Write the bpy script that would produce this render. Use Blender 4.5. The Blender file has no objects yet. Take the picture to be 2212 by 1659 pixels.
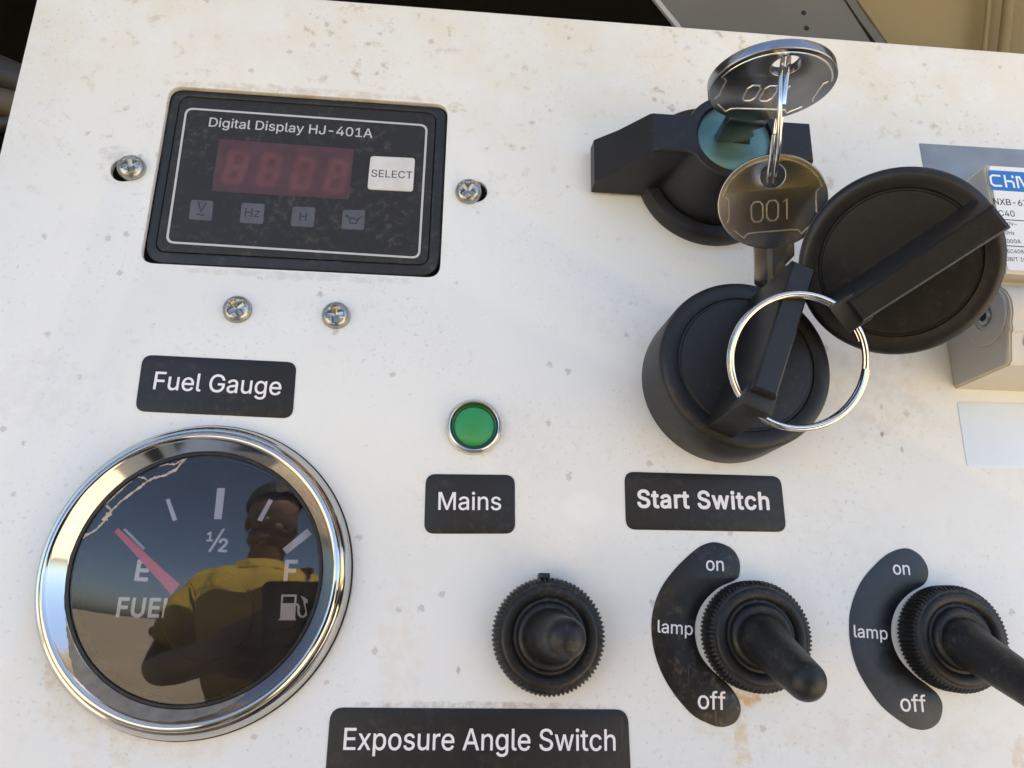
import bpy, bmesh, math, random
from mathutils import Vector, Matrix, Quaternion
random.seed(7)
SC = bpy.context.scene
COL = SC.collection
R = math.radians

# ------------------------------------------------------------------ frames
# The control panel's own frame: x right, y up along the sheet, h out of the sheet towards the viewer (millimetres).
TILT = R(12.6)
PANEL = Matrix(((1, 0, 0, 0),
                (0, math.sin(TILT), -math.cos(TILT), 0),
                (0, math.cos(TILT), math.sin(TILT), 1.30),
                (0, 0, 0, 1)))
CAM_R = Matrix(((0.99646, -0.01815, -0.08209), (0.04035, 0.95986, 0.27755), (0.07376, -0.27988, 0.9572)))  # panel (x, -y, -h) -> camera (right, down, forward)
CAM_P = Vector((-12.257, -46.507, 159.053))     # camera position in the panel frame
FOC = 1620.0 / 2212.0                          # focal length / image width

def ray(px, py):
    d = CAM_R.transposed() @ Vector(((px - 1106) / 1620, (py - 829.5) / 1620, 1))
    return Vector((d.x, -d.y, -d.z))
def at(px, py, h=0.0):
    """point measured on the photograph, at height h above the sheet, in panel millimetres"""
    d = ray(px, py)
    return CAM_P + d * ((h - CAM_P.z) / d.z)
def on_plane(px, py, o, n):
    d = ray(px, py)
    return CAM_P + d * ((o - CAM_P).dot(n) / d.dot(n))

# ------------------------------------------------------------------ camera, sky, sun, exposure
cam = bpy.data.objects.new('camera', bpy.data.cameras.new('camera'))
COL.objects.link(cam)
cam.data.sensor_width = 36
cam.data.lens = 36 * FOC
cam.data.clip_start = 0.004
cam.data.clip_end = 3000
m = Matrix.Identity(4)
for i in range(3):
    m[0][i], m[1][i], m[2][i] = 0, 0, 0
right = Vector(CAM_R[0]); down = Vector(CAM_R[1]); fwd = Vector(CAM_R[2])
flip = lambda v: Vector((v.x, -v.y, -v.z))
cx_, cy_, cz_ = flip(right), -flip(down), -flip(fwd)
for i in range(3):
    m[i][0], m[i][1], m[i][2] = cx_[i], cy_[i], cz_[i]
m[0][3], m[1][3], m[2][3] = CAM_P * 0.001
CAM_M = PANEL @ m
cam.matrix_world = CAM_M
cam.data.dof.use_dof = True
cam.data.dof.focus_distance = 0.165
cam.data.dof.aperture_fstop = 64.0
SC.camera = cam

SUN_EL, SUN_AZ = R(47), R(24)     # the sun stands behind the cabinet, to the right of it
SUN_DIR = Vector((math.sin(SUN_AZ) * math.cos(SUN_EL), math.cos(SUN_AZ) * math.cos(SUN_EL), math.sin(SUN_EL)))
world = bpy.data.worlds.new('World')
SC.world = world
world.use_nodes = True
wt = world.node_tree
sky = wt.nodes.new('ShaderNodeTexSky')
sky.sky_type = 'NISHITA'
sky.sun_disc = False
sky.sun_elevation = SUN_EL
sky.sun_rotation = SUN_AZ
sky.air_density = 1.0
sky.dust_density = 2.5
sky.ozone_density = 1.0
wt.links.new(sky.outputs[0], wt.nodes['Background'].inputs[0])
wt.nodes['Background'].inputs[1].default_value = 0.105
sun = bpy.data.objects.new('sun', bpy.data.lights.new('sun', 'SUN'))
COL.objects.link(sun)
sun.data.energy = 4.0
sun.data.angle = R(0.5)
sun.data.color = (1.0, 0.92, 0.80)
sun.rotation_euler = (-SUN_DIR).to_track_quat('-Z', 'Y').to_euler()
SC.view_settings.view_transform = 'Standard'
SC.view_settings.look = 'None'
SC.view_settings.exposure = 2.22
SC.view_settings.gamma = 1.0
SC.view_settings.use_curve_mapping = False
SC.render.engine = 'CYCLES'
SC.cycles.max_bounces = 10
SC.cycles.glossy_bounces = 6
SC.cycles.transparent_max_bounces = 12
SC.cycles.use_denoising = True

# ------------------------------------------------------------------ glyph outlines (thousandths of an em)
GLYPHS = {}
def load_glyphs(txt):
    for line in txt.strip('\n').split('\n'):
        k, adv, loops = line.split('|')
        L = []
        for s in loops.split(';'):
            if s:
                v = [int(t) / 1000 for t in s.split(',')]
                L.append(list(zip(v[0::2], v[1::2])))
        GLYPHS[k] = (int(adv) / 1000, L)

load_glyphs('''
r |188|
r,|188|38,-124,82,-125,91,-118,142,66,142,72,136,76,72,77,62,72,32,-114,33,-120
r-|453|115,182,336,182,342,186,344,195,343,241,337,249,116,249,110,245,108,236,109,191
r/|249|15,-82,68,-83,74,-80,78,-72,237,518,240,532,234,539,182,539,176,536,171,528,9,-72,10,-78
r0|453|202,-11,249,-12,289,-2,324,17,348,39,368,66,387,103,402,153,410,209,410,297,404,345,390,397,372,434,348,470,324,491,291,510,253,520,205,521,170,512,132,493,104,468,82,436,65,401,53,361,44,309,42,224,44,197,56,132,69,97,97,49,124,21,164,-1;209,57,186,64,169,76,151,97,136,124,119,191,115,253,117,297,121,330,132,374,156,420,174,436,193,447,226,454,241,452,264,446,287,430,306,407,317,384,330,339,335,309,337,224,324,145,316,122,298,91,280,73,259,61,239,56
r1|453|78,-5,384,-6,393,-4,398,3,398,49,393,59,289,60,282,64,281,505,278,511,270,515,201,515,190,509,82,430,79,422,79,364,84,354,93,356,199,434,205,434,206,66,199,60,76,59,71,49,71,7,73,-1
r3|453|190,-11,257,-10,297,1,324,14,353,36,369,53,391,95,400,143,398,168,391,195,373,230,346,259,321,276,291,289,239,299,372,451,379,464,379,505,374,513,366,515,72,514,66,511,63,503,63,457,66,449,74,446,132,446,272,445,266,432,153,303,150,295,150,251,159,242,234,239,274,228,291,216,308,199,315,186,323,157,320,120,313,101,303,88,277,68,232,56,189,59,151,73,126,97,116,130,109,137,49,137,41,134,38,124,47,86,63,57,86,31,134,3
r4|453|282,-5,339,-6,347,-3,350,5,351,97,355,100,407,100,415,103,419,111,419,157,416,165,409,168,357,169,351,172,350,311,347,319,339,323,284,323,276,316,275,176,272,170,121,170,120,174,131,193,243,382,315,507,311,513,303,515,251,515,240,509,36,165,33,155,33,111,36,104,45,100,272,99,275,93,275,5
r5|453|196,-11,241,-12,268,-8,306,7,337,28,364,57,384,93,393,124,398,170,391,214,371,259,352,286,318,315,274,334,243,340,199,337,143,318,156,441,164,446,366,447,373,455,373,503,370,511,361,515,141,515,99,514,90,507,62,251,70,246,126,240,159,259,191,268,228,271,251,266,280,251,298,234,314,207,321,178,318,130,301,95,272,68,234,57,207,57,182,62,167,70,142,93,134,107,128,131,122,137,66,137,56,132,54,118,63,84,75,61,95,36,122,15,147,2
r6|453|202,-11,247,-12,272,-8,295,1,328,19,353,42,370,66,386,99,391,120,396,161,391,199,376,241,354,272,326,295,284,314,245,321,199,318,305,474,324,503,322,513,257,515,246,509,105,301,77,247,61,197,59,134,70,93,88,57,107,34,130,15,161,-1;218,55,182,64,155,86,143,103,136,122,131,147,131,170,140,205,164,237,191,253,209,258,234,258,255,255,276,246,302,222,313,203,318,186,321,143,312,109,289,77,259,60
r8|453|198,-11,266,-10,299,-2,336,15,360,32,383,57,397,84,406,118,404,166,386,209,358,243,322,268,343,281,358,297,380,336,388,368,387,397,380,424,361,460,333,489,289,512,254,520,189,518,164,512,130,496,101,473,82,447,69,418,65,395,65,364,80,317,107,283,130,268,95,244,81,230,56,189,46,149,46,122,51,95,72,55,103,24,151,-1;201,57,166,67,138,89,129,103,123,120,121,141,125,166,141,194,172,218,214,229,249,227,270,222,291,212,318,184,328,159,331,141,326,111,310,84,284,66,249,57;211,297,177,307,155,326,147,338,140,359,140,391,153,422,174,441,203,452,239,453,270,445,298,424,307,409,312,393,312,361,301,332,278,309,251,298
r9|453|132,-5,197,-6,207,-1,348,209,376,264,393,322,396,353,387,405,366,449,342,478,314,498,278,514,249,521,193,519,172,514,139,498,100,468,70,420,59,378,59,326,69,286,90,247,111,225,143,205,178,192,218,188,251,193,254,191,130,9,127,1;209,251,182,259,151,286,136,318,132,364,141,401,164,431,195,449,218,454,241,453,276,441,305,411,315,393,321,368,321,334,309,297,287,270,253,253
rA|480|17,-5,80,-6,89,-3,137,130,145,135,339,135,391,-3,401,-6,457,-6,465,-3,467,7,368,277,282,509,270,515,205,515,197,511,12,5,12,-1;168,205,165,211,236,426,241,426,257,373,314,207,307,204
rB|456|61,-5,266,-6,289,-4,343,11,370,26,394,47,412,78,421,103,425,136,420,174,411,199,395,225,374,245,337,266,380,300,397,330,404,357,404,386,395,424,376,459,357,479,326,498,299,508,261,515,68,515,56,509,54,7,56,-1;134,63,131,70,131,218,134,224,259,225,297,216,322,200,342,172,350,139,347,118,341,103,331,89,320,79,289,67,251,63;134,292,131,299,131,439,134,445,251,446,289,438,306,426,318,414,326,397,329,361,321,334,303,313,284,301,251,292
rC|510|240,-11,291,-12,320,-8,355,4,399,28,431,57,447,78,470,124,478,159,468,167,407,165,391,127,378,108,355,86,320,67,268,58,232,63,205,71,186,81,154,109,137,134,120,174,110,226,110,284,120,332,131,364,152,397,172,416,203,437,241,448,278,450,307,445,332,437,358,420,371,409,389,384,407,344,468,342,477,347,478,353,467,393,451,424,432,450,407,475,389,487,349,508,309,518,243,521,214,516,186,508,151,491,120,469,100,449,68,403,45,343,33,264,35,216,49,151,68,105,98,61,132,30,186,1
rD|502|61,-5,239,-6,289,1,322,11,357,28,389,51,418,82,436,111,453,153,464,201,469,255,464,309,452,361,428,411,399,450,370,474,346,489,314,502,282,510,247,515,68,515,56,509,54,7,56,-1;134,63,131,70,132,443,139,446,232,446,268,441,309,428,345,400,361,381,373,359,383,332,392,289,394,255,389,205,377,159,366,136,347,111,330,96,305,81,282,72,222,63
rE|419|61,-5,368,-6,376,-4,381,3,381,53,372,62,139,62,131,68,131,216,134,222,355,224,362,234,362,280,359,288,349,292,136,292,131,299,131,439,134,445,368,446,376,449,379,455,379,505,370,514,68,515,56,509,54,7,56,-1
rF|410|61,-5,120,-6,130,1,131,207,134,214,341,215,351,222,352,274,345,285,139,285,132,289,132,443,139,446,228,446,370,448,375,457,375,501,373,509,368,514,68,515,59,513,55,507,54,7,56,-1
rG|520|240,-11,293,-12,341,-3,393,22,428,50,462,99,476,136,483,174,483,253,480,259,472,262,282,261,277,249,277,205,282,196,401,194,407,191,404,159,396,136,378,107,359,88,341,76,316,65,268,58,226,65,195,77,164,100,137,134,120,176,110,224,111,286,125,349,146,389,181,424,203,437,239,448,274,450,305,445,339,432,361,415,385,386,402,349,407,343,472,342,479,347,479,355,461,407,434,447,416,467,382,491,361,502,307,518,236,521,203,514,174,503,126,475,105,456,80,424,52,368,42,332,35,293,35,216,51,145,82,82,122,38,174,6,199,-3
rH|517|61,-5,120,-6,130,1,131,218,132,222,139,225,383,224,385,218,386,1,391,-4,399,-6,451,-6,461,-1,462,507,457,513,449,515,395,514,386,507,385,303,383,297,139,296,132,298,131,303,130,507,126,513,118,515,66,515,56,509,54,7,56,-1
rI|300|32,-5,261,-6,270,-4,274,1,275,51,271,59,264,62,195,63,190,70,190,441,195,446,264,446,271,449,275,457,275,503,268,514,39,515,30,513,26,508,25,457,29,449,36,446,107,446,112,439,112,68,107,63,36,62,29,59,25,51,25,5
rJ|396|160,-11,220,-10,270,8,306,36,323,61,335,89,342,124,341,507,336,513,328,515,274,514,266,508,265,336,264,124,253,91,230,67,195,56,172,57,145,64,126,78,111,101,104,128,104,168,101,176,93,179,39,179,28,172,27,128,32,99,41,72,57,45,80,21,107,4,139,-8
rL|393|61,-5,353,-6,361,-4,366,3,366,53,357,62,139,62,132,65,131,284,130,507,122,514,68,515,59,513,54,505,54,7,56,-1
rM|628|61,-5,120,-6,129,3,127,368,130,382,215,161,278,5,284,-4,336,-6,348,1,497,384,500,378,499,1,503,-4,511,-6,564,-6,573,-1,575,153,575,501,570,513,482,515,471,509,353,205,316,100,311,104,285,184,157,509,147,515,61,514,56,509,54,501,54,7,56,-1
rN|523|61,-5,122,-6,131,3,131,330,128,395,130,398,203,278,381,-1,393,-6,457,-6,467,-1,469,501,466,511,457,515,403,515,395,511,392,505,394,126,391,115,142,509,130,515,66,515,56,509,54,7,56,-1
rO|533|240,-11,291,-12,328,-5,379,16,411,38,450,80,472,120,489,166,498,216,500,261,491,332,473,386,451,426,418,465,393,485,343,510,295,521,241,521,205,514,157,494,120,469,86,430,63,393,45,343,35,293,33,245,42,174,56,132,82,83,119,41,155,15,197,-3;261,59,222,65,191,79,169,95,147,120,127,155,115,195,110,224,110,282,115,316,126,351,138,376,156,401,172,416,201,435,230,446,272,450,311,444,336,434,360,418,389,386,405,359,418,316,423,286,423,224,411,166,400,141,378,108,351,84,326,70,291,61
rP|445|61,-5,120,-6,130,1,131,172,134,178,249,179,295,186,328,198,355,215,387,249,399,272,412,311,415,366,403,416,386,446,366,471,345,487,318,500,261,514,68,515,56,509,54,7,56,-1;134,249,131,255,131,439,134,445,249,446,284,438,310,422,330,395,337,364,335,316,328,295,312,274,293,260,259,250
rR|449|61,-5,120,-6,130,1,131,184,132,189,139,192,243,190,349,-3,359,-6,422,-6,430,-3,431,7,324,203,328,209,366,231,382,249,397,271,408,299,415,328,415,376,407,409,396,434,383,455,361,477,339,492,314,503,261,514,68,515,58,511,54,501,54,7,56,-1;134,261,131,268,131,439,134,445,251,446,286,438,312,422,324,409,333,393,340,355,333,314,317,286,295,272,261,263
rS|447|194,-14,268,-12,314,0,341,13,362,28,391,59,406,91,415,126,412,166,403,195,381,226,364,241,311,270,170,314,147,327,126,350,121,382,126,401,136,418,164,440,209,452,255,450,276,444,299,433,320,411,332,378,339,372,395,371,404,376,406,393,396,426,382,451,358,478,339,492,307,508,270,518,241,521,201,521,159,512,136,504,103,485,81,466,61,436,53,418,46,386,46,357,57,320,71,297,91,277,124,256,149,245,291,200,320,183,335,164,339,132,333,109,323,93,291,68,245,56,189,59,149,74,121,101,110,136,103,143,43,144,34,140,34,120,43,86,63,51,84,29,132,1
rT|449|192,-5,253,-6,262,3,263,443,270,446,411,446,419,449,423,455,423,505,416,514,257,515,36,515,29,511,25,505,25,455,32,447,178,446,185,443,185,7,187,-1
rU|517|238,-14,276,-15,318,-8,357,6,378,17,402,34,428,63,449,101,458,124,462,153,462,505,459,511,451,515,397,515,387,509,385,161,383,145,370,114,349,88,318,68,280,59,239,59,195,70,164,93,142,122,131,164,131,505,128,511,120,515,66,515,56,509,54,157,67,103,84,70,98,51,132,22,178,-1,209,-10
rV|480|205,-5,274,-6,285,1,468,507,464,513,455,515,399,515,389,509,283,207,251,106,243,82,238,86,202,197,90,509,78,515,22,515,12,509,12,503,186,30,198,1
rX|474|19,-5,86,-6,97,-2,236,202,241,200,376,-2,389,-6,449,-6,457,-3,459,3,456,9,284,264,447,499,450,509,443,514,378,515,368,510,239,319,109,510,97,515,36,515,28,511,26,505,29,499,192,261,17,9,14,1
ra|389|140,-14,176,-15,207,-8,234,4,268,32,271,28,272,1,278,-5,332,-6,342,-1,344,253,339,293,324,328,299,358,257,380,218,390,168,389,118,376,76,352,50,322,37,297,39,288,95,269,103,272,116,289,141,312,161,320,186,325,220,323,241,315,258,299,266,282,268,249,259,238,153,223,95,208,52,182,31,149,25,126,25,89,34,57,45,39,61,20,80,6,116,-9;151,53,126,60,105,78,98,99,103,128,114,141,139,153,164,160,224,168,264,177,268,174,268,124,258,95,239,73,216,59,186,52
rc|396|190,-14,222,-15,251,-10,303,12,328,31,349,57,364,86,367,103,359,110,305,122,300,118,282,86,266,70,247,59,201,52,161,62,142,76,128,93,109,134,102,174,102,197,110,243,118,268,134,292,155,310,178,320,222,323,243,318,272,302,287,284,298,261,305,257,357,270,364,274,366,282,359,301,335,336,313,357,272,379,232,389,182,389,139,378,116,366,90,347,57,305,37,257,27,193,29,155,40,109,58,70,78,42,118,9,149,-5
rd|424|179,-14,209,-14,243,-7,274,11,303,40,306,36,307,3,311,-4,366,-6,376,1,377,505,374,511,366,515,316,515,307,511,304,503,304,432,303,340,299,341,272,368,232,387,195,391,151,385,109,366,79,341,56,307,38,266,29,222,29,155,39,109,56,70,75,41,105,13,136,-3;203,53,166,60,145,73,132,86,117,111,109,134,102,199,110,247,119,272,131,291,147,306,161,315,186,323,205,323,222,323,245,316,261,306,281,286,299,245,306,184,302,145,295,120,277,86,261,71,243,60
re|404|192,-14,245,-12,276,-4,305,9,326,23,349,46,365,74,370,86,369,93,357,99,307,110,300,105,282,77,259,61,222,52,178,56,149,70,124,95,110,124,103,159,109,162,368,163,377,172,376,224,373,249,362,284,343,322,312,355,291,369,261,382,230,389,207,391,157,385,130,374,105,360,69,324,42,274,29,220,27,191,29,153,42,101,69,51,95,25,134,1,159,-8;107,228,105,239,119,276,141,302,166,317,189,323,224,323,253,313,273,297,287,278,295,259,301,232,299,228
rf|254|82,-5,139,-6,148,3,149,318,155,321,224,321,233,330,233,374,228,384,155,385,149,388,148,428,151,442,161,458,176,466,230,466,246,509,245,524,211,535,172,535,149,530,118,516,98,499,79,466,75,447,74,388,68,385,9,385,1,378,0,332,4,324,11,321,70,321,75,316,75,7,77,-1
rg|425|177,-155,232,-156,291,-142,318,-128,337,-114,355,-93,370,-64,379,-16,378,378,368,385,311,384,307,376,306,343,303,338,272,369,241,385,195,391,149,384,114,368,79,341,56,307,39,267,32,239,27,195,34,132,53,82,69,57,93,34,117,18,147,6,168,0,203,-2,251,9,278,25,299,47,303,47,304,-24,300,-41,289,-60,259,-82,214,-92,168,-87,149,-80,132,-68,109,-42,101,-37,70,-52,46,-68,47,-76,65,-101,95,-127,128,-144;197,65,172,70,153,78,122,109,107,151,102,203,107,234,115,261,132,292,164,316,189,323,211,323,234,320,253,312,272,298,287,278,297,255,304,228,306,176,295,124,276,94,245,72,211,65
rh|410|53,-5,109,-6,120,1,121,243,124,259,134,284,151,304,172,316,203,323,232,321,255,312,276,291,287,266,290,247,291,1,301,-6,357,-4,362,7,362,236,362,266,358,291,342,330,318,360,280,382,249,390,193,387,157,372,122,345,120,507,109,515,51,513,46,501,46,7,48,-1
ri|167|53,-5,111,-6,121,3,121,372,119,380,114,384,55,385,46,376,46,7,48,-1;71,439,95,438,111,445,121,453,130,470,133,484,126,505,116,519,97,528,74,529,59,523,44,509,36,493,36,476,42,459,57,445
rk|381|53,-5,109,-6,119,-1,121,136,134,152,153,166,289,-2,301,-6,366,-6,374,-2,375,3,371,11,211,216,347,357,363,376,357,385,291,385,280,383,124,225,121,232,121,505,117,511,109,515,57,515,49,511,46,501,46,7,48,-1
rl|189|119,-7,170,-6,182,-2,186,5,174,57,168,60,132,60,125,66,121,78,121,501,119,509,114,514,55,514,46,505,46,80,51,49,65,22,82,6
rm|610|53,-5,109,-6,120,1,121,257,127,278,141,300,161,316,182,323,203,325,234,317,256,299,266,278,269,257,269,7,272,-3,280,-6,330,-6,341,1,342,259,349,284,356,297,370,310,389,320,418,325,447,320,472,306,485,286,490,261,490,76,490,5,493,-3,501,-6,553,-6,559,-3,562,5,562,278,558,301,546,330,529,355,514,368,499,378,468,389,416,391,384,383,359,370,339,354,318,329,302,353,282,373,247,389,205,392,178,385,146,368,122,343,119,347,118,376,114,384,55,385,48,380,46,372,46,7,48,-1
rn|410|53,-5,109,-6,120,1,121,247,128,272,139,291,153,305,172,316,203,323,222,323,245,317,268,302,283,278,290,249,290,7,293,-3,301,-6,349,-6,361,-1,362,109,360,280,344,326,319,359,305,369,272,385,249,390,207,390,159,373,143,362,122,341,119,345,118,376,114,384,53,385,48,380,46,372,46,7,48,-1
ro|415|190,-14,220,-15,264,-6,301,11,330,33,351,59,370,95,380,126,387,172,385,224,378,257,364,295,343,329,320,352,291,371,255,385,226,390,184,390,157,384,118,367,91,348,64,316,47,286,36,255,29,218,27,182,32,139,45,95,67,55,94,26,120,8,149,-5;197,53,159,63,141,77,124,99,107,145,102,199,107,232,117,264,134,292,149,306,166,316,191,323,218,323,236,320,257,312,275,299,291,278,302,255,310,224,312,168,308,139,298,111,285,89,272,75,241,57,214,52
rp|424|53,-149,109,-150,120,-143,122,37,126,36,151,11,176,-5,201,-12,241,-15,272,-9,309,7,334,25,362,57,380,95,391,132,396,161,396,216,391,247,380,282,364,316,346,341,309,369,284,381,253,389,207,390,182,384,143,360,122,337,119,343,118,376,114,384,57,385,48,380,46,-136,48,-145;218,53,193,56,174,64,161,73,142,95,132,114,123,143,119,203,129,257,136,274,152,297,184,318,222,323,247,321,266,314,285,299,301,278,310,259,318,230,321,166,308,111,286,79,261,61,239,54
rr|259|53,-5,111,-6,121,3,121,249,129,278,147,300,172,314,193,319,241,317,249,324,248,384,241,389,209,392,189,389,159,378,139,364,122,347,119,351,118,378,111,385,57,385,47,378,46,7,48,-1
rs|365|160,-14,197,-15,226,-10,261,1,284,13,303,27,318,45,333,74,337,97,337,118,328,151,312,174,297,186,251,210,143,238,130,246,118,259,115,280,120,297,141,316,166,325,193,327,229,318,250,299,262,276,268,272,318,282,327,289,328,297,315,326,289,358,266,373,247,381,216,389,197,390,161,390,132,383,89,362,67,343,56,328,45,303,40,274,45,245,56,220,65,207,84,191,128,170,228,144,249,132,259,120,262,101,257,84,250,74,226,59,197,52,164,52,132,62,115,76,99,107,93,112,41,102,32,97,31,89,38,66,51,43,68,23,93,6,114,-3
rt|227|150,-9,199,-8,214,-3,218,5,205,57,161,56,149,59,140,66,134,78,131,103,131,316,136,321,205,323,210,332,210,374,207,382,201,385,139,385,132,388,131,457,130,470,122,477,70,477,62,474,58,466,58,389,53,386,11,385,4,382,0,374,0,332,7,322,53,321,58,316,58,84,68,45,81,24,99,8,120,-2
ru|410|156,-9,201,-10,228,-4,268,17,289,38,291,34,292,3,297,-4,351,-6,362,1,362,376,359,382,351,385,301,385,293,382,290,372,290,139,281,105,268,85,241,64,207,56,191,57,164,63,138,82,128,99,121,126,120,378,109,385,57,385,49,382,46,372,46,130,53,84,69,47,94,18,120,2
rw|567|138,-5,195,-6,204,-1,280,268,284,273,362,1,368,-5,376,-6,424,-6,434,-1,549,376,546,382,539,385,478,384,472,372,405,130,399,107,394,109,328,359,318,384,257,385,246,378,170,103,93,378,82,385,22,384,18,376,22,361,126,16,132,0
rx|379|21,-5,86,-6,97,-2,189,140,283,-3,291,-6,349,-6,359,-3,361,3,358,9,233,191,355,374,354,380,347,385,286,385,278,382,191,247,105,381,93,385,34,385,27,382,27,372,146,195,19,7,17,-1
ry|389|79,-151,116,-149,155,-133,179,-114,207,-68,376,378,372,384,364,385,309,385,300,380,215,147,199,95,195,89,192,91,90,380,78,385,24,385,14,380,15,368,156,-1,136,-55,118,-77,103,-83,64,-80,56,-84,43,-139,51,-146
rz|380|42,-5,332,-6,344,-1,346,51,339,62,145,63,139,66,335,324,340,336,338,380,326,385,55,385,44,380,42,328,49,318,234,317,240,314,38,51,35,43,35,5
r~|453|281,132,316,131,330,134,359,147,375,159,399,199,406,232,403,255,393,258,343,256,338,251,333,222,326,209,314,201,295,198,272,207,209,256,170,271,145,273,116,267,91,254,73,239,52,201,46,168,49,147,59,144,109,146,114,153,118,180,125,193,141,202,157,204,176,198,243,147
b |188|
b/|249|15,-99,70,-99,84,-94,93,-80,256,526,253,545,245,553,234,555,180,555,166,550,156,536,-7,-72,-2,-91
b1|453|77,-22,386,-23,405,-16,414,1,414,51,411,64,404,72,386,77,303,77,298,82,298,501,295,516,286,526,272,531,201,531,184,526,76,447,67,439,63,426,63,361,68,346,80,338,101,341,182,401,186,402,190,397,189,80,182,77,82,77,63,70,54,51,54,3,61,-14
b2|453|65,-22,384,-23,401,-18,410,-7,412,5,412,53,408,68,399,75,384,79,214,79,206,82,307,190,366,261,391,307,404,361,402,399,392,434,365,478,343,499,307,521,264,535,236,538,189,535,157,527,128,514,107,500,79,472,64,449,53,424,44,386,44,359,51,346,68,340,122,340,139,345,147,355,153,389,161,408,182,427,203,435,224,438,245,435,268,426,288,407,295,393,298,374,295,349,289,332,260,291,47,61,42,45,42,3,49,-14
bE|419|60,-22,370,-23,386,-18,396,-5,398,53,393,68,382,76,368,79,155,79,148,84,148,199,151,205,349,206,366,210,375,220,379,234,379,280,373,299,366,305,351,308,153,308,149,311,148,320,148,422,151,428,368,429,384,434,394,447,396,459,394,514,385,526,370,531,68,531,51,528,43,520,37,501,37,7,44,-14
bF|410|60,-22,122,-23,136,-18,144,-9,148,7,148,191,151,197,341,198,355,202,365,211,369,226,368,276,364,291,355,298,339,302,155,302,149,305,148,422,151,428,295,429,364,429,378,433,385,439,392,457,392,503,387,520,376,528,361,531,68,531,51,528,41,518,37,501,38,5,44,-14
bL|393|60,-22,355,-23,372,-18,381,-5,383,53,378,68,368,76,353,79,155,79,149,82,148,318,148,501,144,518,136,526,122,531,66,531,49,526,40,514,37,501,38,5,44,-14
bS|447|194,-30,268,-29,322,-15,351,0,372,15,405,51,421,82,431,126,429,166,417,203,396,234,372,256,320,285,178,329,155,342,141,357,138,382,150,409,173,426,209,435,255,433,291,418,305,403,318,368,330,357,343,354,397,354,411,359,419,368,423,393,412,432,397,460,368,492,349,506,316,522,270,535,241,538,199,537,151,527,128,518,95,499,68,475,47,445,38,426,29,386,29,357,43,309,56,289,82,263,116,241,141,230,282,186,310,170,320,155,322,130,318,116,307,100,282,83,243,73,189,75,157,88,135,109,123,147,111,158,99,160,43,160,28,157,20,149,16,134,22,99,37,61,52,39,86,6,120,-12,168,-26
bU|517|238,-30,297,-29,330,-22,374,-5,409,19,434,44,451,68,466,97,479,153,479,505,474,520,464,528,451,531,395,531,376,523,369,503,369,161,366,145,356,122,341,102,309,83,280,75,239,75,199,87,169,111,151,146,148,164,148,501,144,518,136,526,122,531,68,531,51,528,41,516,37,501,37,157,53,93,84,43,105,21,128,4,180,-19
ba|389|140,-30,176,-31,203,-26,230,-17,253,-5,266,-18,282,-23,334,-23,347,-19,355,-11,360,7,360,253,353,301,339,336,307,373,266,395,218,406,168,406,109,391,68,366,37,332,21,301,20,293,24,280,36,269,84,255,97,252,109,256,143,293,157,301,184,308,205,308,230,302,244,291,251,274,252,257,247,252,132,235,89,223,68,213,36,189,15,155,8,126,9,89,19,49,30,30,52,5,72,-9,107,-24;151,70,132,76,118,89,115,111,120,124,134,134,153,141,221,151,247,156,251,153,251,122,237,95,220,80,201,72
bc|396|190,-30,222,-31,268,-22,322,5,346,26,364,49,378,78,384,103,380,114,370,123,305,139,290,132,269,95,241,75,201,69,168,78,153,89,140,105,123,145,119,199,124,232,133,259,149,283,169,299,191,306,224,306,245,299,264,287,291,245,305,240,322,244,366,255,377,264,383,280,372,311,354,341,324,370,295,388,245,404,182,406,149,399,111,383,82,362,66,346,49,324,34,297,17,245,10,191,15,141,32,84,61,36,97,3,141,-20
bh|410|52,-22,111,-23,126,-18,134,-9,138,7,138,247,145,270,158,289,180,301,203,306,222,306,247,297,262,282,270,264,273,247,273,7,277,-9,286,-19,301,-23,351,-23,370,-16,375,-9,379,5,379,247,377,280,366,320,351,347,326,375,284,398,251,406,228,407,184,401,141,383,138,389,137,503,132,520,124,528,109,531,57,531,39,525,32,516,29,501,29,7,36,-14
bi|167|52,-22,107,-23,122,-20,133,-11,137,3,137,374,131,393,115,401,59,402,45,399,34,391,29,376,29,5,36,-14;71,422,95,421,122,432,141,453,148,472,149,486,137,520,122,535,97,545,74,546,49,537,28,516,19,491,21,468,29,449,49,430
br|259|52,-22,111,-23,126,-18,134,-9,138,7,138,255,152,282,170,295,193,302,241,300,253,304,262,311,267,330,267,378,264,391,253,403,230,408,189,405,161,397,136,384,124,397,107,402,55,402,41,397,33,389,29,372,29,5,36,-14
bt|227|150,-26,182,-27,218,-20,230,-9,235,5,224,55,217,70,203,75,159,73,150,82,148,103,149,301,155,304,201,304,219,311,227,330,227,372,223,389,214,398,199,402,155,402,149,405,148,466,141,484,132,491,118,494,68,493,50,486,42,468,41,405,36,402,7,401,-10,393,-16,376,-17,334,-13,318,-5,309,9,304,36,304,42,299,42,84,54,36,68,15,93,-8,120,-19
bw|567|138,-22,197,-23,209,-19,218,-11,280,203,284,209,349,-10,359,-19,374,-23,424,-23,443,-16,453,-1,566,378,558,395,541,402,482,402,463,393,407,201,399,174,395,176,339,382,326,398,311,402,257,402,243,398,234,391,170,172,105,391,97,398,82,402,28,402,9,396,2,384,3,368,111,9,121,-14
''')

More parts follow.
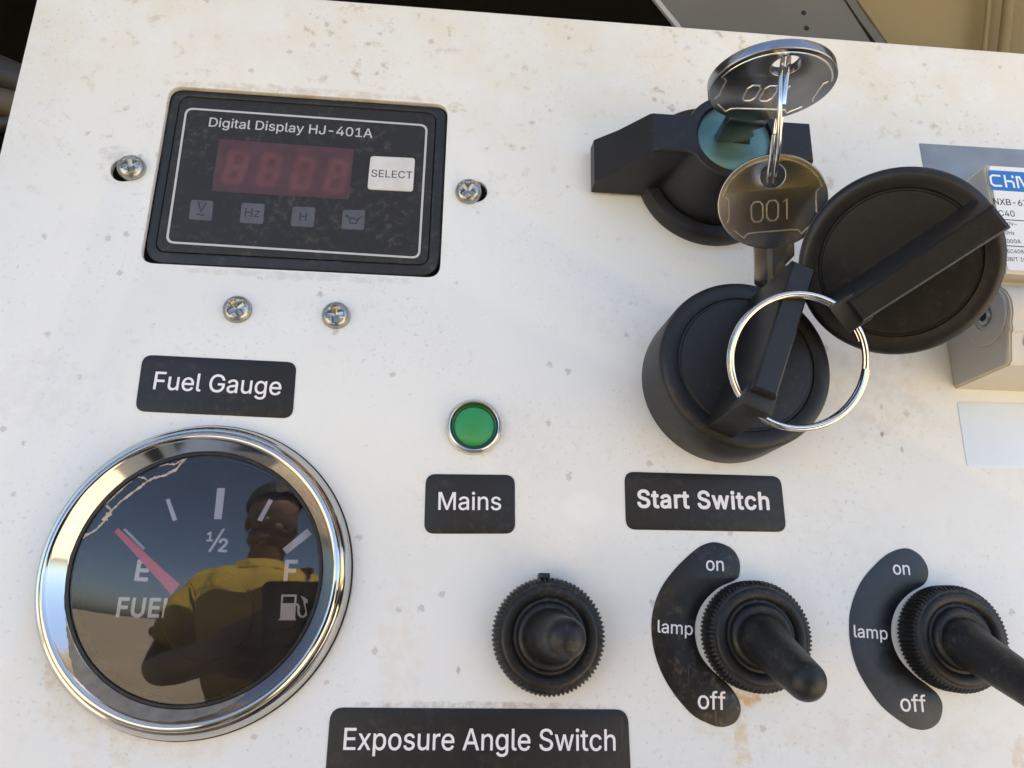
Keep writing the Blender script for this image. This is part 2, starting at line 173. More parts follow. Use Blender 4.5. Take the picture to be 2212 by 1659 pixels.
# ------------------------------------------------------------------ materials
def mat(name, col=(.5, .5, .5), rough=.5, metal=0.0, spec=.5, bump=0.0, bscale=400.0, var=0.0, vscale=60.0, coat=0.0):
    m = bpy.data.materials.new(name)
    m.use_nodes = True
    nt = m.node_tree
    b = nt.nodes['Principled BSDF']
    b.inputs['Base Color'].default_value = (*col, 1)
    b.inputs['Roughness'].default_value = rough
    b.inputs['Metallic'].default_value = metal
    b.inputs['Specular IOR Level'].default_value = spec
    if coat:
        b.inputs['Coat Weight'].default_value = coat
        b.inputs['Coat Roughness'].default_value = .12
    if bump or var:
        tc = nt.nodes.new('ShaderNodeTexCoord')
    if bump:
        n = nt.nodes.new('ShaderNodeTexNoise'); n.inputs['Scale'].default_value = bscale; n.inputs['Detail'].default_value = 4
        nt.links.new(tc.outputs['Object'], n.inputs['Vector'])
        bp = nt.nodes.new('ShaderNodeBump'); bp.inputs['Strength'].default_value = bump; bp.inputs['Distance'].default_value = .0003
        nt.links.new(n.outputs['Fac'], bp.inputs['Height']); nt.links.new(bp.outputs[0], b.inputs['Normal'])
    if var:
        n2 = nt.nodes.new('ShaderNodeTexNoise'); n2.inputs['Scale'].default_value = vscale; n2.inputs['Detail'].default_value = 6
        nt.links.new(tc.outputs['Object'], n2.inputs['Vector'])
        cr = nt.nodes.new('ShaderNodeValToRGB')
        cr.color_ramp.elements[0].position = .3; cr.color_ramp.elements[1].position = .7
        cr.color_ramp.elements[0].color = (*[c * (1 - var) for c in col], 1)
        cr.color_ramp.elements[1].color = (*[min(1, c * (1 + var)) for c in col], 1)
        nt.links.new(n2.outputs['Fac'], cr.inputs[0]); nt.links.new(cr.outputs[0], b.inputs['Base Color'])
    return m

class NG:
    """small helper to write shader maths"""
    def __init__(s, m):
        s.nt = m.node_tree; s.b = s.nt.nodes['Principled BSDF']; s.tc = s.nt.nodes.new('ShaderNodeTexCoord')
        s.pos = s.tc.outputs['Object']
    def link(s, a, b): s.nt.links.new(a, b)
    def val(s, sock, v):
        if hasattr(v, 'is_output') or isinstance(v, bpy.types.NodeSocket): s.link(v, sock)
        else: sock.default_value = v
    def noise(s, scale, detail=4, rough=.55, vec=None, dist=0.0):
        n = s.nt.nodes.new('ShaderNodeTexNoise'); n.inputs['Scale'].default_value = scale
        n.inputs['Detail'].default_value = detail; n.inputs['Roughness'].default_value = rough; n.inputs['Distortion'].default_value = dist
        s.link(vec or s.pos, n.inputs['Vector']); return n.outputs['Fac']
    def voro(s, scale, vec=None):
        n = s.nt.nodes.new('ShaderNodeTexVoronoi'); n.inputs['Scale'].default_value = scale
        s.link(vec or s.pos, n.inputs['Vector']); return n.outputs['Distance'], n.outputs['Color']
    def math(s, op, a, b=0.0, c=None, clamp=False):
        n = s.nt.nodes.new('ShaderNodeMath'); n.operation = op; n.use_clamp = clamp
        s.val(n.inputs[0], a); s.val(n.inputs[1], b)
        if c is not None: s.val(n.inputs[2], c)
        return n.outputs[0]
    def ramp(s, v, lo, hi):
        n = s.nt.nodes.new('ShaderNodeMapRange'); n.interpolation_type = 'SMOOTHSTEP'
        s.val(n.inputs[0], v); n.inputs[1].default_value = lo; n.inputs[2].default_value = hi
        return n.outputs[0]
    def mix(s, f, a, b):
        n = s.nt.nodes.new('ShaderNodeMix'); n.data_type = 'RGBA'
        s.val(n.inputs[0], f)
        for sock, v in ((n.inputs[6], a), (n.inputs[7], b)):
            if isinstance(v, tuple): sock.default_value = (*v, 1)
            else: s.link(v, sock)
        return n.outputs[2]
    def sep(s, v=None):
        n = s.nt.nodes.new('ShaderNodeSeparateXYZ'); s.link(v or s.pos, n.inputs[0]); return n.outputs
    def spot(s, x, y, rx, ry, nz, amp=.5):
        """soft ragged blotch centred at (x, y) millimetres of the sheet"""
        X, Y, Z = s.xyz
        a = s.math('DIVIDE', s.math('SUBTRACT', X, x / 1000), rx / 1000)
        b = s.math('DIVIDE', s.math('SUBTRACT', Y, y / 1000), ry / 1000)
        d = s.math('SQRT', s.math('ADD', s.math('MULTIPLY', a, a), s.math('MULTIPLY', b, b)))
        d = s.math('ADD', d, s.math('MULTIPLY', s.math('SUBTRACT', nz, .5), amp * 2))
        return s.ramp(d, 1.0, .55)
    def bump(s, h, strength, dist=.0002):
        bp = s.nt.nodes.new('ShaderNodeBump'); bp.inputs['Strength'].default_value = strength; bp.inputs['Distance'].default_value = dist
        s.link(h, bp.inputs['Height']); s.link(bp.outputs[0], s.b.inputs['Normal'])

def panel_material():
    m = mat('white_panel_paint', (.8, .79, .77), .34)
    g = NG(m); g.xyz = g.sep()
    X, Y, Z = g.xyz
    big = g.noise(14, 5); fine = g.noise(260, 6, .6); grain = g.noise(900, 3, .6); mid = g.noise(60, 5, .65)
    col = g.mix(g.ramp(big, .35, .75), (.78, .795, .77), (.73, .745, .72))
    # settled dust, densest on the upper strip; its yellow also paints the warmer light there
    up = g.ramp(Y, .030, .095)
    film = g.math('MULTIPLY', up, g.ramp(mid, .25, .75))
    col = g.mix(g.math('MULTIPLY', film, .60), col, (.72, .64, .48))
    # brown specks and crusts
    crust = g.math('MULTIPLY', g.ramp(fine, .56, .70), g.math('ADD', g.math('MULTIPLY', g.ramp(Y, .02, .08), .62), .10))
    crust = g.math('MULTIPLY', crust, g.ramp(g.noise(30, 3), .40, .62))
    col = g.mix(crust, col, (.42, .32, .20))
    sp = g.math('MULTIPLY', g.math('MULTIPLY', g.ramp(grain, .58, .70), .42), g.ramp(g.noise(38, 3), .38, .66))
    col = g.mix(sp, col, (.42, .39, .36))
    d, c = g.voro(230)
    cs = g.sep(c)
    dots = g.math('MULTIPLY', g.ramp(g.math('ADD', d, g.math('MULTIPLY', g.math('SUBTRACT', g.noise(1400, 2), .5), .35)), .20, .10), g.math('GREATER_THAN', cs[0], .84))
    col = g.mix(g.math('MULTIPLY', dots, .5), col, (.40, .34, .28))
    d2, c2 = g.voro(95)
    cs2 = g.sep(c2)
    dots2 = g.math('MULTIPLY', g.ramp(g.math('ADD', d2, g.math('MULTIPLY', g.math('SUBTRACT', fine, .5), .26)), .05, .01), g.math('GREATER_THAN', cs2[1], .93))
    col = g.mix(g.math('MULTIPLY', dots2, .6), col, (.34, .27, .19))
    # rust and run-off
    for (px, py, rx, ry, k, cc) in ((1618, 1505, 3.2, 2.0, .80, (.62, .34, .08)), (1602, 1590, 2.0, 9.0, .50, (.62, .45, .18)),
                                    (1573, 1640, 2.4, 7.0, .25, (.66, .52, .30)), (1525, 1563, 4.0, 3.0, .30, (.66, .50, .24)),
                                    (1040, 438, 1.0, .6, .9, (.58, .27, .05)), (110, 1455, 1.6, 6.0, .45, (.55, .36, .16)),
                                    (140, 1500, 4.0, 9.0, .30, (.64, .53, .34)), (270, 1612, 3.5, 5.0, .35, (.62, .50, .28)),
                                    (190, 1560, 4.0, 10.0, .25, (.66, .57, .42)), (390, 1610, 12.0, 4.0, .30, (.68, .58, .38)),
                                    (990, 1447, 0.45, 1.2, .8, (.36, .26, .16)), (1905, 938, .5, 1.0, .9, (.18, .13, .11)),
                                    (1904, 880, .4, 1.4, .6, (.34, .26, .2)), (1948, 970, .45, .8, .7, (.3, .24, .2)),
                                    (2205, 1640, 2.5, 4.0, .5, (.6, .46, .26)), (640, 196, 34, 1.5, .55, (.50, .42, .30)), (985, 232, 2.5, 2.0, .6, (.48, .38, .26)),
                                    (1030, 1524, 28, .9, .6, (.40, .30, .20)), (640, 596, 30, 1.2, .35, (.5, .44, .36)), (1185, 1240, 14, 10, .12, (.55, .52, .48)),
                                    (250, 330, 4, 2.2, .4, (.45, .38, .32)), (60, 840, 16, 10, .22, (.6, .57, .52)), (1130, 980, 8, 14, .15, (.58, .54, .48)), (1430, 700, 22, 9, .18, (.60, .55, .47)),
                                    (1900, 830, 12, 16, .3, (.60, .51, .38)), (1800, 1180, 22, 12, .15, (.58, .55, .5)), (860, 1440, 5, 20, .22, (.66, .56, .40)), (1950, 1600, 30, 6, .25, (.64, .55, .42))):
        p = at(px, py)
        col = g.mix(g.math('MULTIPLY', g.math('MULTIPLY', g.spot(p.x, p.y, rx, ry, fine, 1.3), g.ramp(g.noise(330, 6, .7), .36, .62)), k), col, cc)
    # faint pale patch between the labels: a soft reflection painted into the colour
    for (px, py, rx, ry) in ((1262, 1097, 5.6, 4.2),):
        p = at(px, py)
        col = g.mix(g.math('MULTIPLY', g.spot(p.x, p.y, rx, ry, mid, .3), .3), col, (.86, .855, .845))
    g.link(col, g.b.inputs['Base Color'])
    g.link(g.math('ADD', .27, g.math('MULTIPLY', mid, .22)), g.b.inputs['Roughness'])
    g.bump(g.noise(500, 3), .25, .00012)
    return m

def black_material(name, base=.018, rough=.42, dust=.25, spec=.5, bump=.15, scale=1.0, dcol=(.20, .17, .13), scratch=0.0):
    m = mat(name, (base, base, base * 1.03), rough, spec=spec)
    g = NG(m)
    n1 = g.noise(45 * scale, 5, .6); n2 = g.noise(420 * scale, 5, .7)
    f = g.math('MULTIPLY', g.ramp(n2, .47, .74), g.ramp(n1, .36, .66))
    if scratch:
        mp = g.nt.nodes.new('ShaderNodeMapping'); mp.inputs['Scale'].default_value = (900, 60, 60); mp.inputs['Rotation'].default_value = (0, 0, .6)
        g.link(g.pos, mp.inputs[0])
        sc_ = g.math('MULTIPLY', g.ramp(g.noise(1.0, 2, .5, mp.outputs[0]), .66, .74), g.ramp(g.noise(60, 2), .5, .62))
        f = g.math('MAXIMUM', f, g.math('MULTIPLY', sc_, scratch))
    col = g.mix(g.math('MULTIPLY', f, dust), (base, base, base * 1.03), dcol)
    g.link(col, g.b.inputs['Base Color'])
    g.link(g.math('ADD', rough - .05, g.math('MULTIPLY', n1, .14)), g.b.inputs['Roughness'])
    if bump: g.bump(g.noise(1500, 3), bump, .0001)
    return m

M = {}
M['panel'] = panel_material()
M['plastic'] = black_material('black_plastic', .011, .40, .13, spec=.42, bump=.25, scale=1.3)
M['rubber'] = black_material('black_rubber', .009, .42, .55, spec=.42, bump=.4, scale=2.2, dcol=(.12, .115, .105))
M['label'] = black_material('black_label_film', .016, .42, .20, spec=.35, bump=.05, scratch=.5)
M['crescent'] = black_material('black_crescent_film', .011, .32, .55, spec=.42, bump=.05, scratch=.7)
M['frame'] = black_material('display_frame_plastic', .011, .45, .25, bump=.1)
M['film'] = black_material('display_film', .020, .52, .30, spec=.35, bump=.1, scale=1.4, dcol=(.22, .19, .15))
M['print'] = mat('white_print', (.80, .78, .80), .5)
M['gprint'] = mat('gauge_print', (.90, .84, .88), .6)
M['dprint'] = mat('display_print', (.50, .50, .50), .5)
M['bink'] = mat('black_ink', (.02, .02, .022), .6)
M['ink'] = mat('dark_ink', (.06, .055, .06), .6)
M['icon'] = mat('indicator_window', (.085, .088, .098), .42, var=.15, vscale=300)
M['iconink'] = mat('indicator_symbol', (.030, .028, .034), .6)
M['select'] = mat('select_button_film', (.62, .60, .58), .5, var=.10, vscale=200)
M['red'] = mat('red_window', (.072, .030, .031), .45, var=.18, vscale=220)
M['digit_soft'] = mat('unlit_digit_halo', (.085, .034, .034), .5, var=.2, vscale=260)
M['digit_mid'] = mat('unlit_digit_edge', (.098, .039, .039), .5, var=.2, vscale=260)
M['digit'] = mat('unlit_digit', (.112, .044, .043), .5, var=.2, vscale=260)
M['chrome'] = mat('chrome', (.56, .55, .52), .09, 1.0, bump=.03, bscale=90)
M['zinc'] = mat('zinc_plated_steel', (.40, .41, .39), .30, 1.0, bump=.25, bscale=900, var=.15, vscale=500)
M['ringsteel'] = mat('ring_steel', (.72, .71, .70), .12, 1.0, bump=.05, bscale=700)
M['key'] = mat('nickel_key', (.31, .312, .312), .23, 1.0, bump=.03, bscale=1600, var=.08, vscale=250)
M['keyedge'] = mat('bright_key_line', (.90, .86, .80), .26, 1.0, bump=.3, bscale=900)  # paler metal than the bow, so the stamped lines stand out
M['lock'] = mat('sky_teal_lock_face', (.105, .205, .195), .38, .7, bump=.15, bscale=350, var=.2, vscale=150)  # teal stands in for the sky's reflection in the chrome barrel
M['dark'] = mat('dark_hole', (.006, .006, .006), .7)
M['dial'] = mat('gauge_dial', (.010, .010, .011), .8, spec=.1)
M['hub'] = mat('gauge_hub_cover', (.008, .008, .008), .7, spec=.12)
M['needle'] = mat('red_needle', (.98, .05, .09), .5)
M['mud'] = mat('dried_mud', (.42, .36, .29), .9, bump=.4, bscale=1500, var=.3, vscale=700)
M['green'] = mat('green_lens', (.018, .27, .075), .34, coat=.2)
M['greenrim'] = mat('green_lens_rim', (.004, .075, .022), .35)
M['breaker'] = mat('warm_white_breaker', (.60, .56, .47), .45, bump=.08, bscale=700, var=.05, vscale=60)
M['grey'] = mat('shaded_breaker_side', (.40, .40, .39), .5, bump=.08, bscale=700)  # greyer copy of the breaker colour, with the side's shading painted in
M['blabel'] = mat('breaker_label', (.80, .80, .80), .45)
M['blue'] = mat('breaker_blue', (.02, .17, .52), .45)
M['white'] = mat('white_ink', (.85, .85, .85), .5)
M['bluegrey'] = mat('blue_grey_film', (.235, .275, .325), .32, var=.18, vscale=90)
M['blank'] = mat('sky_tinted_white_film', (.70, .78, .87), .25, var=.03, vscale=60)  # blue cast puts the sky's reflection into the film colour
M['cabinet'] = mat('cabinet_paint', (.72, .70, .66), .4, var=.05, vscale=8)
M['inside'] = mat('black_foam', (.010, .010, .010), .9, bump=1.0, bscale=120)
M['plate'] = mat('grey_sheet', (.125, .122, .105), .5, var=.10, vscale=20)
M['plate_edge'] = mat('light_sheet_edge', (.42, .41, .39), .45)
M['tan'] = mat('tan_sheet', (.26, .20, .09), .5, var=.08, vscale=20)
M['hose'] = mat('black_hose', (.03, .028, .024), .5)

def glass_material():
    m = bpy.data.materials.new('gauge_glass'); m.use_nodes = True
    nt = m.node_tree; nt.nodes.clear()
    out = nt.nodes.new('ShaderNodeOutputMaterial'); mx = nt.nodes.new('ShaderNodeMixShader')
    tr = nt.nodes.new('ShaderNodeBsdfTransparent'); gl = nt.nodes.new('ShaderNodeBsdfGlossy')
    gl.inputs['Roughness'].default_value = .022
    fr = nt.nodes.new('ShaderNodeFresnel'); fr.inputs['IOR'].default_value = 1.72
    nt.links.new(fr.outputs[0], mx.inputs[0]); nt.links.new(tr.outputs[0], mx.inputs[1]); nt.links.new(gl.outputs[0], mx.inputs[2])
    df = nt.nodes.new('ShaderNodeBsdfDiffuse'); df.inputs['Color'].default_value = (.42, .38, .33, 1)
    tc = nt.nodes.new('ShaderNodeTexCoord'); nz = nt.nodes.new('ShaderNodeTexNoise'); nz.inputs['Scale'].default_value = 70; nz.inputs['Detail'].default_value = 8; nz.inputs['Roughness'].default_value = .7
    mr = nt.nodes.new('ShaderNodeMapRange'); mr.inputs[1].default_value = .3; mr.inputs[2].default_value = .75; mr.inputs[3].default_value = .012; mr.inputs[4].default_value = .055
    m2 = nt.nodes.new('ShaderNodeMixShader')
    nt.links.new(tc.outputs['Object'], nz.inputs['Vector']); nt.links.new(nz.outputs['Fac'], mr.inputs[0]); nt.links.new(mr.outputs[0], m2.inputs[0])
    nt.links.new(mx.outputs[0], m2.inputs[1]); nt.links.new(df.outputs[0], m2.inputs[2]); nt.links.new(m2.outputs[0], out.inputs[0])
    return m
M['glass'] = glass_material()

# ------------------------------------------------------------------ object helpers
def tag(o, label=None, cat=None, group=None, kind=None):
    if label: o['label'] = label
    if cat: o['category'] = cat
    if group: o['group'] = group
    if kind: o['kind'] = kind
    return o
def thing(name, label, cat, x, y, h=0.0, rot=None, group=None):
    o = bpy.data.objects.new(name, None)
    o.empty_display_size = .01
    COL.objects.link(o)
    L = Matrix.Translation(Vector((x, y, h)) * .001)
    if rot is not None: L = L @ rot.to_4x4()
    o.matrix_world = PANEL @ L
    return tag(o, label, cat, group)
def frame_of(n, xdir):
    """rotation whose z axis is n and whose x axis follows xdir (panel frame)"""
    z = Vector(n).normalized(); x = Vector(xdir); x = (x - z * x.dot(z)).normalized(); y = z.cross(x)
    return Matrix((x, y, z)).transposed()
def finish(name, me, material, parent, smooth=35):
    me.transform(Matrix.Scale(.001, 4))
    o = bpy.data.objects.new(name, me)
    if material: me.materials.append(material)
    if smooth:
        me.shade_smooth(); me.set_sharp_from_angle(angle=R(smooth))
    COL.objects.link(o)
    if parent: o.parent = parent
    return o
def obj(name, bm, material, parent=None, smooth=35, recalc=True):
    if recalc: bmesh.ops.recalc_face_normals(bm, faces=bm.faces)
    me = bpy.data.meshes.new(name); bm.to_mesh(me); bm.free()
    return finish(name, me, material, parent, smooth)
def flat_mesh(loops, z0=0.0, z1=None, bevel=0.0, bres=2):
    """filled outline(s) with holes, between z0 and z1, edges rounded inwards by bevel"""
    c = bpy.data.curves.new('tmp', 'CURVE'); c.dimensions = '2D'; c.fill_mode = 'BOTH'
    for L in loops:
        s = c.splines.new('POLY'); s.points.add(len(L) - 1)
        for p, q in zip(s.points, L): p.co = (q[0], q[1], 0, 1)
        s.use_cyclic_u = True
    if z1 is not None:
        c.extrude = (z1 - z0) / 2 - bevel; c.bevel_depth = bevel; c.offset = -bevel; c.bevel_resolution = bres
    o = bpy.data.objects.new('tmp', c); COL.objects.link(o)
    dg = bpy.context.evaluated_depsgraph_get()
    me = bpy.data.meshes.new_from_object(o.evaluated_get(dg))
    me.materials.clear()
    bpy.data.objects.remove(o); bpy.data.curves.remove(c)
    me.transform(Matrix.Translation((0, 0, z0 if z1 is None else (z0 + z1) / 2)))
    bm = bmesh.new(); bm.from_mesh(me)
    bmesh.ops.remove_doubles(bm, verts=bm.verts, dist=.0005)
    if z1 is None:
        for f in bm.faces:
            if f.normal.z < 0: f.normal_flip()
    bm.to_mesh(me); bm.free()
    return me
def flat(name, loops, z0, z1, material, parent, bevel=0.0, bres=2):
    return finish(name, flat_mesh(loops, z0, z1, bevel, bres), material, parent)
def circle(x, y, r, n=64, ry=None):
    return [(x + r * math.cos(2 * math.pi * i / n), y + (ry or r) * math.sin(2 * math.pi * i / n)) for i in range(n)]
def round_poly(P, r, n=6):
    """polygon with rounded corners; r is one radius or one per corner"""
    out = []; N = len(P); P = [Vector(p[:2]) for p in P]
    for i in range(N):
        a, b, c = P[i - 1], P[i], P[(i + 1) % N]
        rr = r[i] if isinstance(r, (list, tuple)) else r
        u = (a - b); v = (c - b)
        if rr <= 0: out.append(tuple(b)); continue
        ang = u.angle(v); t = min(rr / math.tan(ang / 2), u.length * .49, v.length * .49)
        p, q = b + u.normalized() * t, b + v.normalized() * t
        for k in range(n + 1):
            s = k / n; out.append(tuple(p * (1 - s) ** 2 + b * 2 * s * (1 - s) + q * s * s))
    return out
def catmull(P, n=6):
    out = []; N = len(P); P = [Vector(p[:2]) for p in P]
    for i in range(N):
        p0, p1, p2, p3 = P[i - 1], P[i], P[(i + 1) % N], P[(i + 2) % N]
        for k in range(n):
            t = k / n
            out.append(tuple(.5 * ((2 * p1) + (p2 - p0) * t + (2 * p0 - 5 * p1 + 4 * p2 - p3) * t * t + (3 * p1 - p0 - 3 * p2 + p3) * t ** 3)))
    return out
def lathe(bm, prof, n=64, closed=False, T=None):
    rings = []
    for r, z in prof:
        if r < 1e-6: rings.append([bm.verts.new((0, 0, z))])
        else: rings.append([bm.verts.new((r * math.cos(2 * math.pi * i / n), r * math.sin(2 * math.pi * i / n), z)) for i in range(n)])
    pairs = list(zip(rings, rings[1:])) + ([(rings[-1], rings[0])] if closed else [])
    for a, b in pairs:
        for i in range(n):
            j = (i + 1) % n
            vs = [a[i % len(a)], a[j % len(a)], b[j % len(b)], b[i % len(b)]]
            u = []
            for v in vs:
                if v not in u: u.append(v)
            if len(u) > 2: bm.faces.new(u)
    if T is not None:
        for ring in rings:
            for v in ring: v.co = T @ v.co
    return rings
def tube(bm, pts, r, n=10, closed=False, cap=True):
    pts = [Vector(p) for p in pts]; N = len(pts); rings = []
    up = Vector((0.13, 0.21, .97))
    prev = None
    for i, p in enumerate(pts):
        a = pts[i - 1] if (i or closed) else p; b = pts[(i + 1) % N] if (i < N - 1 or closed) else p
        t = (b - a).normalized()
        if prev is None:
            x = t.cross(up).normalized()
        else:
            x = (prev - t * prev.dot(t)).normalized()
        prev = x; y = t.cross(x)
        rr = r[i] if isinstance(r, (list, tuple)) else r
        rings.append([bm.verts.new(p + (x * math.cos(2 * math.pi * k / n) + y * math.sin(2 * math.pi * k / n)) * rr) for k in range(n)])
    for i in range(N if closed else N - 1):
        a, b = rings[i], rings[(i + 1) % N]
        for k in range(n): bm.faces.new((a[k], a[(k + 1) % n], b[(k + 1) % n], b[k]))
    if cap and not closed:
        bm.faces.new(rings[0][::-1]); bm.faces.new(rings[-1])
def box(bm, lo, hi, bevel=0.0, seg=2, T=None):
    r = bmesh.ops.create_cube(bm, size=1.0)
    vs = r['verts']
    for v in vs:
        v.co = Vector([(lo[i] + hi[i]) / 2 + v.co[i] * (hi[i] - lo[i]) for i in range(3)])
        if T is not None: v.co = T @ v.co
    if bevel:
        es = list({e for v in vs for e in v.link_edges})
        bmesh.ops.bevel(bm, geom=es, offset=bevel, segments=seg, affect='EDGES', profile=.5)
def extrude_x(bm, prof, x0, x1):
    """prism with (y, z) outline between x0 and x1"""
    a = [bm.verts.new((x0, p[0], p[1])) for p in prof]; b = [bm.verts.new((x1, p[0], p[1])) for p in prof]
    bm.faces.new(a); bm.faces.new(b[::-1])
    for i in range(len(prof)):
        j = (i + 1) % len(prof); bm.faces.new((a[j], a[i], b[i], b[j]))
def ribbon(P, w):
    """closed outline of a flat stroke of width w along the open polyline P"""
    P = [Vector(p[:2]) for p in P]; L, Rr = [], []
    for i, p in enumerate(P):
        a = P[max(0, i - 1)]; b = P[min(len(P) - 1, i + 1)]; t = (b - a).normalized(); n = Vector((-t.y, t.x))
        ww = (w[i] if isinstance(w, (list, tuple)) else w) / 2
        L.append(tuple(p + n * ww)); Rr.append(tuple(p - n * ww))
    return L + Rr[::-1]
def band(name, outer, inner, z0, z1, material, parent):
    """raised closed band between two outlines with equal point counts"""
    b = bmesh.new(); n = len(outer)
    A, B = [b.verts.new((p[0], p[1], z1)) for p in outer], [b.verts.new((p[0], p[1], z1)) for p in inner]
    C_, D_ = [b.verts.new((p[0], p[1], z0)) for p in outer], [b.verts.new((p[0], p[1], z0)) for p in inner]
    for i in range(n):
        j = (i + 1) % n
        b.faces.new((A[i], A[j], B[j], B[i])); b.faces.new((C_[i], C_[j], A[j], A[i])); b.faces.new((B[i], B[j], D_[j], D_[i]))
    return obj(name, b, material, parent, smooth=30)
def stroke(name, P, w, z0, z1, material, parent, closed=False):
    """raised line of width w along P"""
    b = bmesh.new(); P = [Vector(p[:2]) for p in P]; N_ = len(P); rows = []
    for i, p in enumerate(P):
        a = P[i - 1] if (closed or i) else p; c = P[(i + 1) % N_] if (closed or i < N_ - 1) else p
        u = (p - a).normalized() if (p - a).length else (c - p).normalized(); v = (c - p).normalized() if (c - p).length else u
        n = Vector((-(u + v).y, (u + v).x)).normalized(); k = 1 / max(.5, n.dot(Vector((-u.y, u.x))))
        q = n * (w / 2 * k)
        rows.append([b.verts.new((p.x + q.x, p.y + q.y, z0)), b.verts.new((p.x + q.x * .75, p.y + q.y * .75, z1)), b.verts.new((p.x - q.x * .75, p.y - q.y * .75, z1)), b.verts.new((p.x - q.x, p.y - q.y, z0))])
    for i in range(N_ if closed else N_ - 1):
        r_, t_ = rows[i], rows[(i + 1) % N_]
        for k in range(3): b.faces.new((r_[k], t_[k], t_[k + 1], r_[k + 1]))
    if not closed:
        b.faces.new(rows[0]); b.faces.new(rows[-1][::-1])
    return obj(name, b, material, parent, smooth=20)
def layout(style, s):
    x = 0; out = []
    for ch in s:
        adv, L = GLYPHS.get(style + ch) or GLYPHS['r' + ch]
        for lp in L: out.append([(px + x, py) for px, py in lp])
        x += adv + (.03 if style == 'b' else 0)
    return out
def text_loops(style, s, A, B, ratio=1.0, squeeze=None):
    """outlines of s whose inked width runs from A to B along the baseline (millimetres)"""
    G = layout(style, s)
    x0 = min(p[0] for l in G for p in l); x1 = max(p[0] for l in G for p in l)
    A = Vector(A[:2]); B = Vector(B[:2]); u = (B - A); k = u.length / (x1 - x0); u.normalize(); v = Vector((-u.y, u.x))
    return [[tuple(A + u * ((p[0] - x0) * k) + v * (p[1] * k * ratio)) for p in l] for l in G]
def text(name, style, s, A, B, z, material, parent, ratio=1.0):
    return finish(name, flat_mesh(text_loops(style, s, A, B, ratio), z), material, parent, smooth=0)
def loc(T):
    """measured point -> millimetres of the thing placed at T"""
    T = Vector((T[0], T[1], T[2] if len(T) > 2 else 0))
    return lambda px, py, h=0.0: at(px, py, h) - T

# ------------------------------------------------------------------ the place: sand, road, cabinet
GZ = 0.0     # ground level
bm = bmesh.new()
N = 120
def gh(x, y):
    r = math.hypot(x, y)
    f = min(1, max(0, (r - 25) / 120))
    return GZ + f * (.7 * math.sin(x * .021 + 1.3) + .5 * math.sin(y * .017 + x * .008) + (1.6 if x < 0 else .3) * min(1, abs(x) / 140)) - 0.3 * f
radii = [0] + [0.6 * 1.145 ** i for i in range(56)]
rings = []
for r in radii:
    rings.append([bm.verts.new((r * math.cos(2 * math.pi * i / 96), r * math.sin(2 * math.pi * i / 96), gh(r * math.cos(2 * math.pi * i / 96), r * math.sin(2 * math.pi * i / 96)))) for i in range(96)] if r else [bm.verts.new((0, 0, GZ))])
for a, b in zip(rings, rings[1:]):
    for i in range(96):
        j = (i + 1) % 96
        bm.faces.new((a[0], b[i], b[j]) if len(a) == 1 else (a[i], b[i], b[j], a[j]))
me = bpy.data.meshes.new('ground'); bm.to_mesh(me); bm.free(); me.shade_smooth()
sand = mat('sand', (.47, .37, .25), .95, bump=.35, bscale=2, var=.14, vscale=.7)
ground = bpy.data.objects.new('ground', me); me.materials.append(sand); COL.objects.link(ground)
tag(ground, kind='structure')

def panel_root(name, label, cat, rot=None):
    return thing(name, label, cat, 0, 0, 0, rot)

# generator housing round the sheet: everything behind and beside it
cab = bpy.data.objects.new('generator_housing', None); COL.objects.link(cab)
tag(cab, 'white generator housing with a dark interior behind the control panel', 'generator')
def wbox(name, lo, hi, material, parent, bevel=0.0):
    b = bmesh.new(); box(b, [v * 1000 for v in lo], [v * 1000 for v in hi], bevel * 1000)
    return obj(name, b, material, parent)
wbox('roof', (-1.1, -.02, 1.66), (1.1, 1.5, 1.72), M['cabinet'], cab, .008)
wbox('shade_lintel', (-1.1, -.10, 1.545), (1.1, -.05, 1.718), M['cabinet'], cab, .006)  # unseen overhang, added to keep skylight off the top of the sheet
wbox('side_wall', (-1.10, -.045, .25), (-1.05, 1.5, 1.655), M['cabinet'], cab, .006)
wbox('side_wall', (1.05, -.045, .25), (1.10, 1.5, 1.655), M['cabinet'], cab, .006)
wbox('back_wall', (-1.045, 1.45, .25), (1.045, 1.5, 1.655), M['cabinet'], cab, .006)
wbox('floor_pan', (-1.1, -.04, .15), (1.1, 1.5, .245), M['cabinet'], cab, .006)
wbox('front_wall', (-1.04, -.075, .25), (1.04, -.055, 1.14), M['cabinet'], cab, .003)
wbox('door_post', (-1.04, -.06, 1.145), (-.24, -.03, 1.54), M['cabinet'], cab, .003)
wbox('door_post', (.46, -.06, 1.145), (1.04, -.03, 1.54), M['cabinet'], cab, .003)
wbox('lining', (-1.04, .40, .26), (1.04, .43, 1.655), M['inside'], cab)
for sx in (-.62, .62):
    for yy in (.25, 1.2):
        b = bmesh.new(); lathe(b, [(0, -90), (250, -90), (300, -60), (300, 60), (250, 90), (0, 90)], 48, T=Matrix.Translation((sx * 1000, yy * 1000, 300)) @ Matrix.Rotation(R(90), 4, 'Y'))
        obj('wheel', b, M['rubber'], cab)

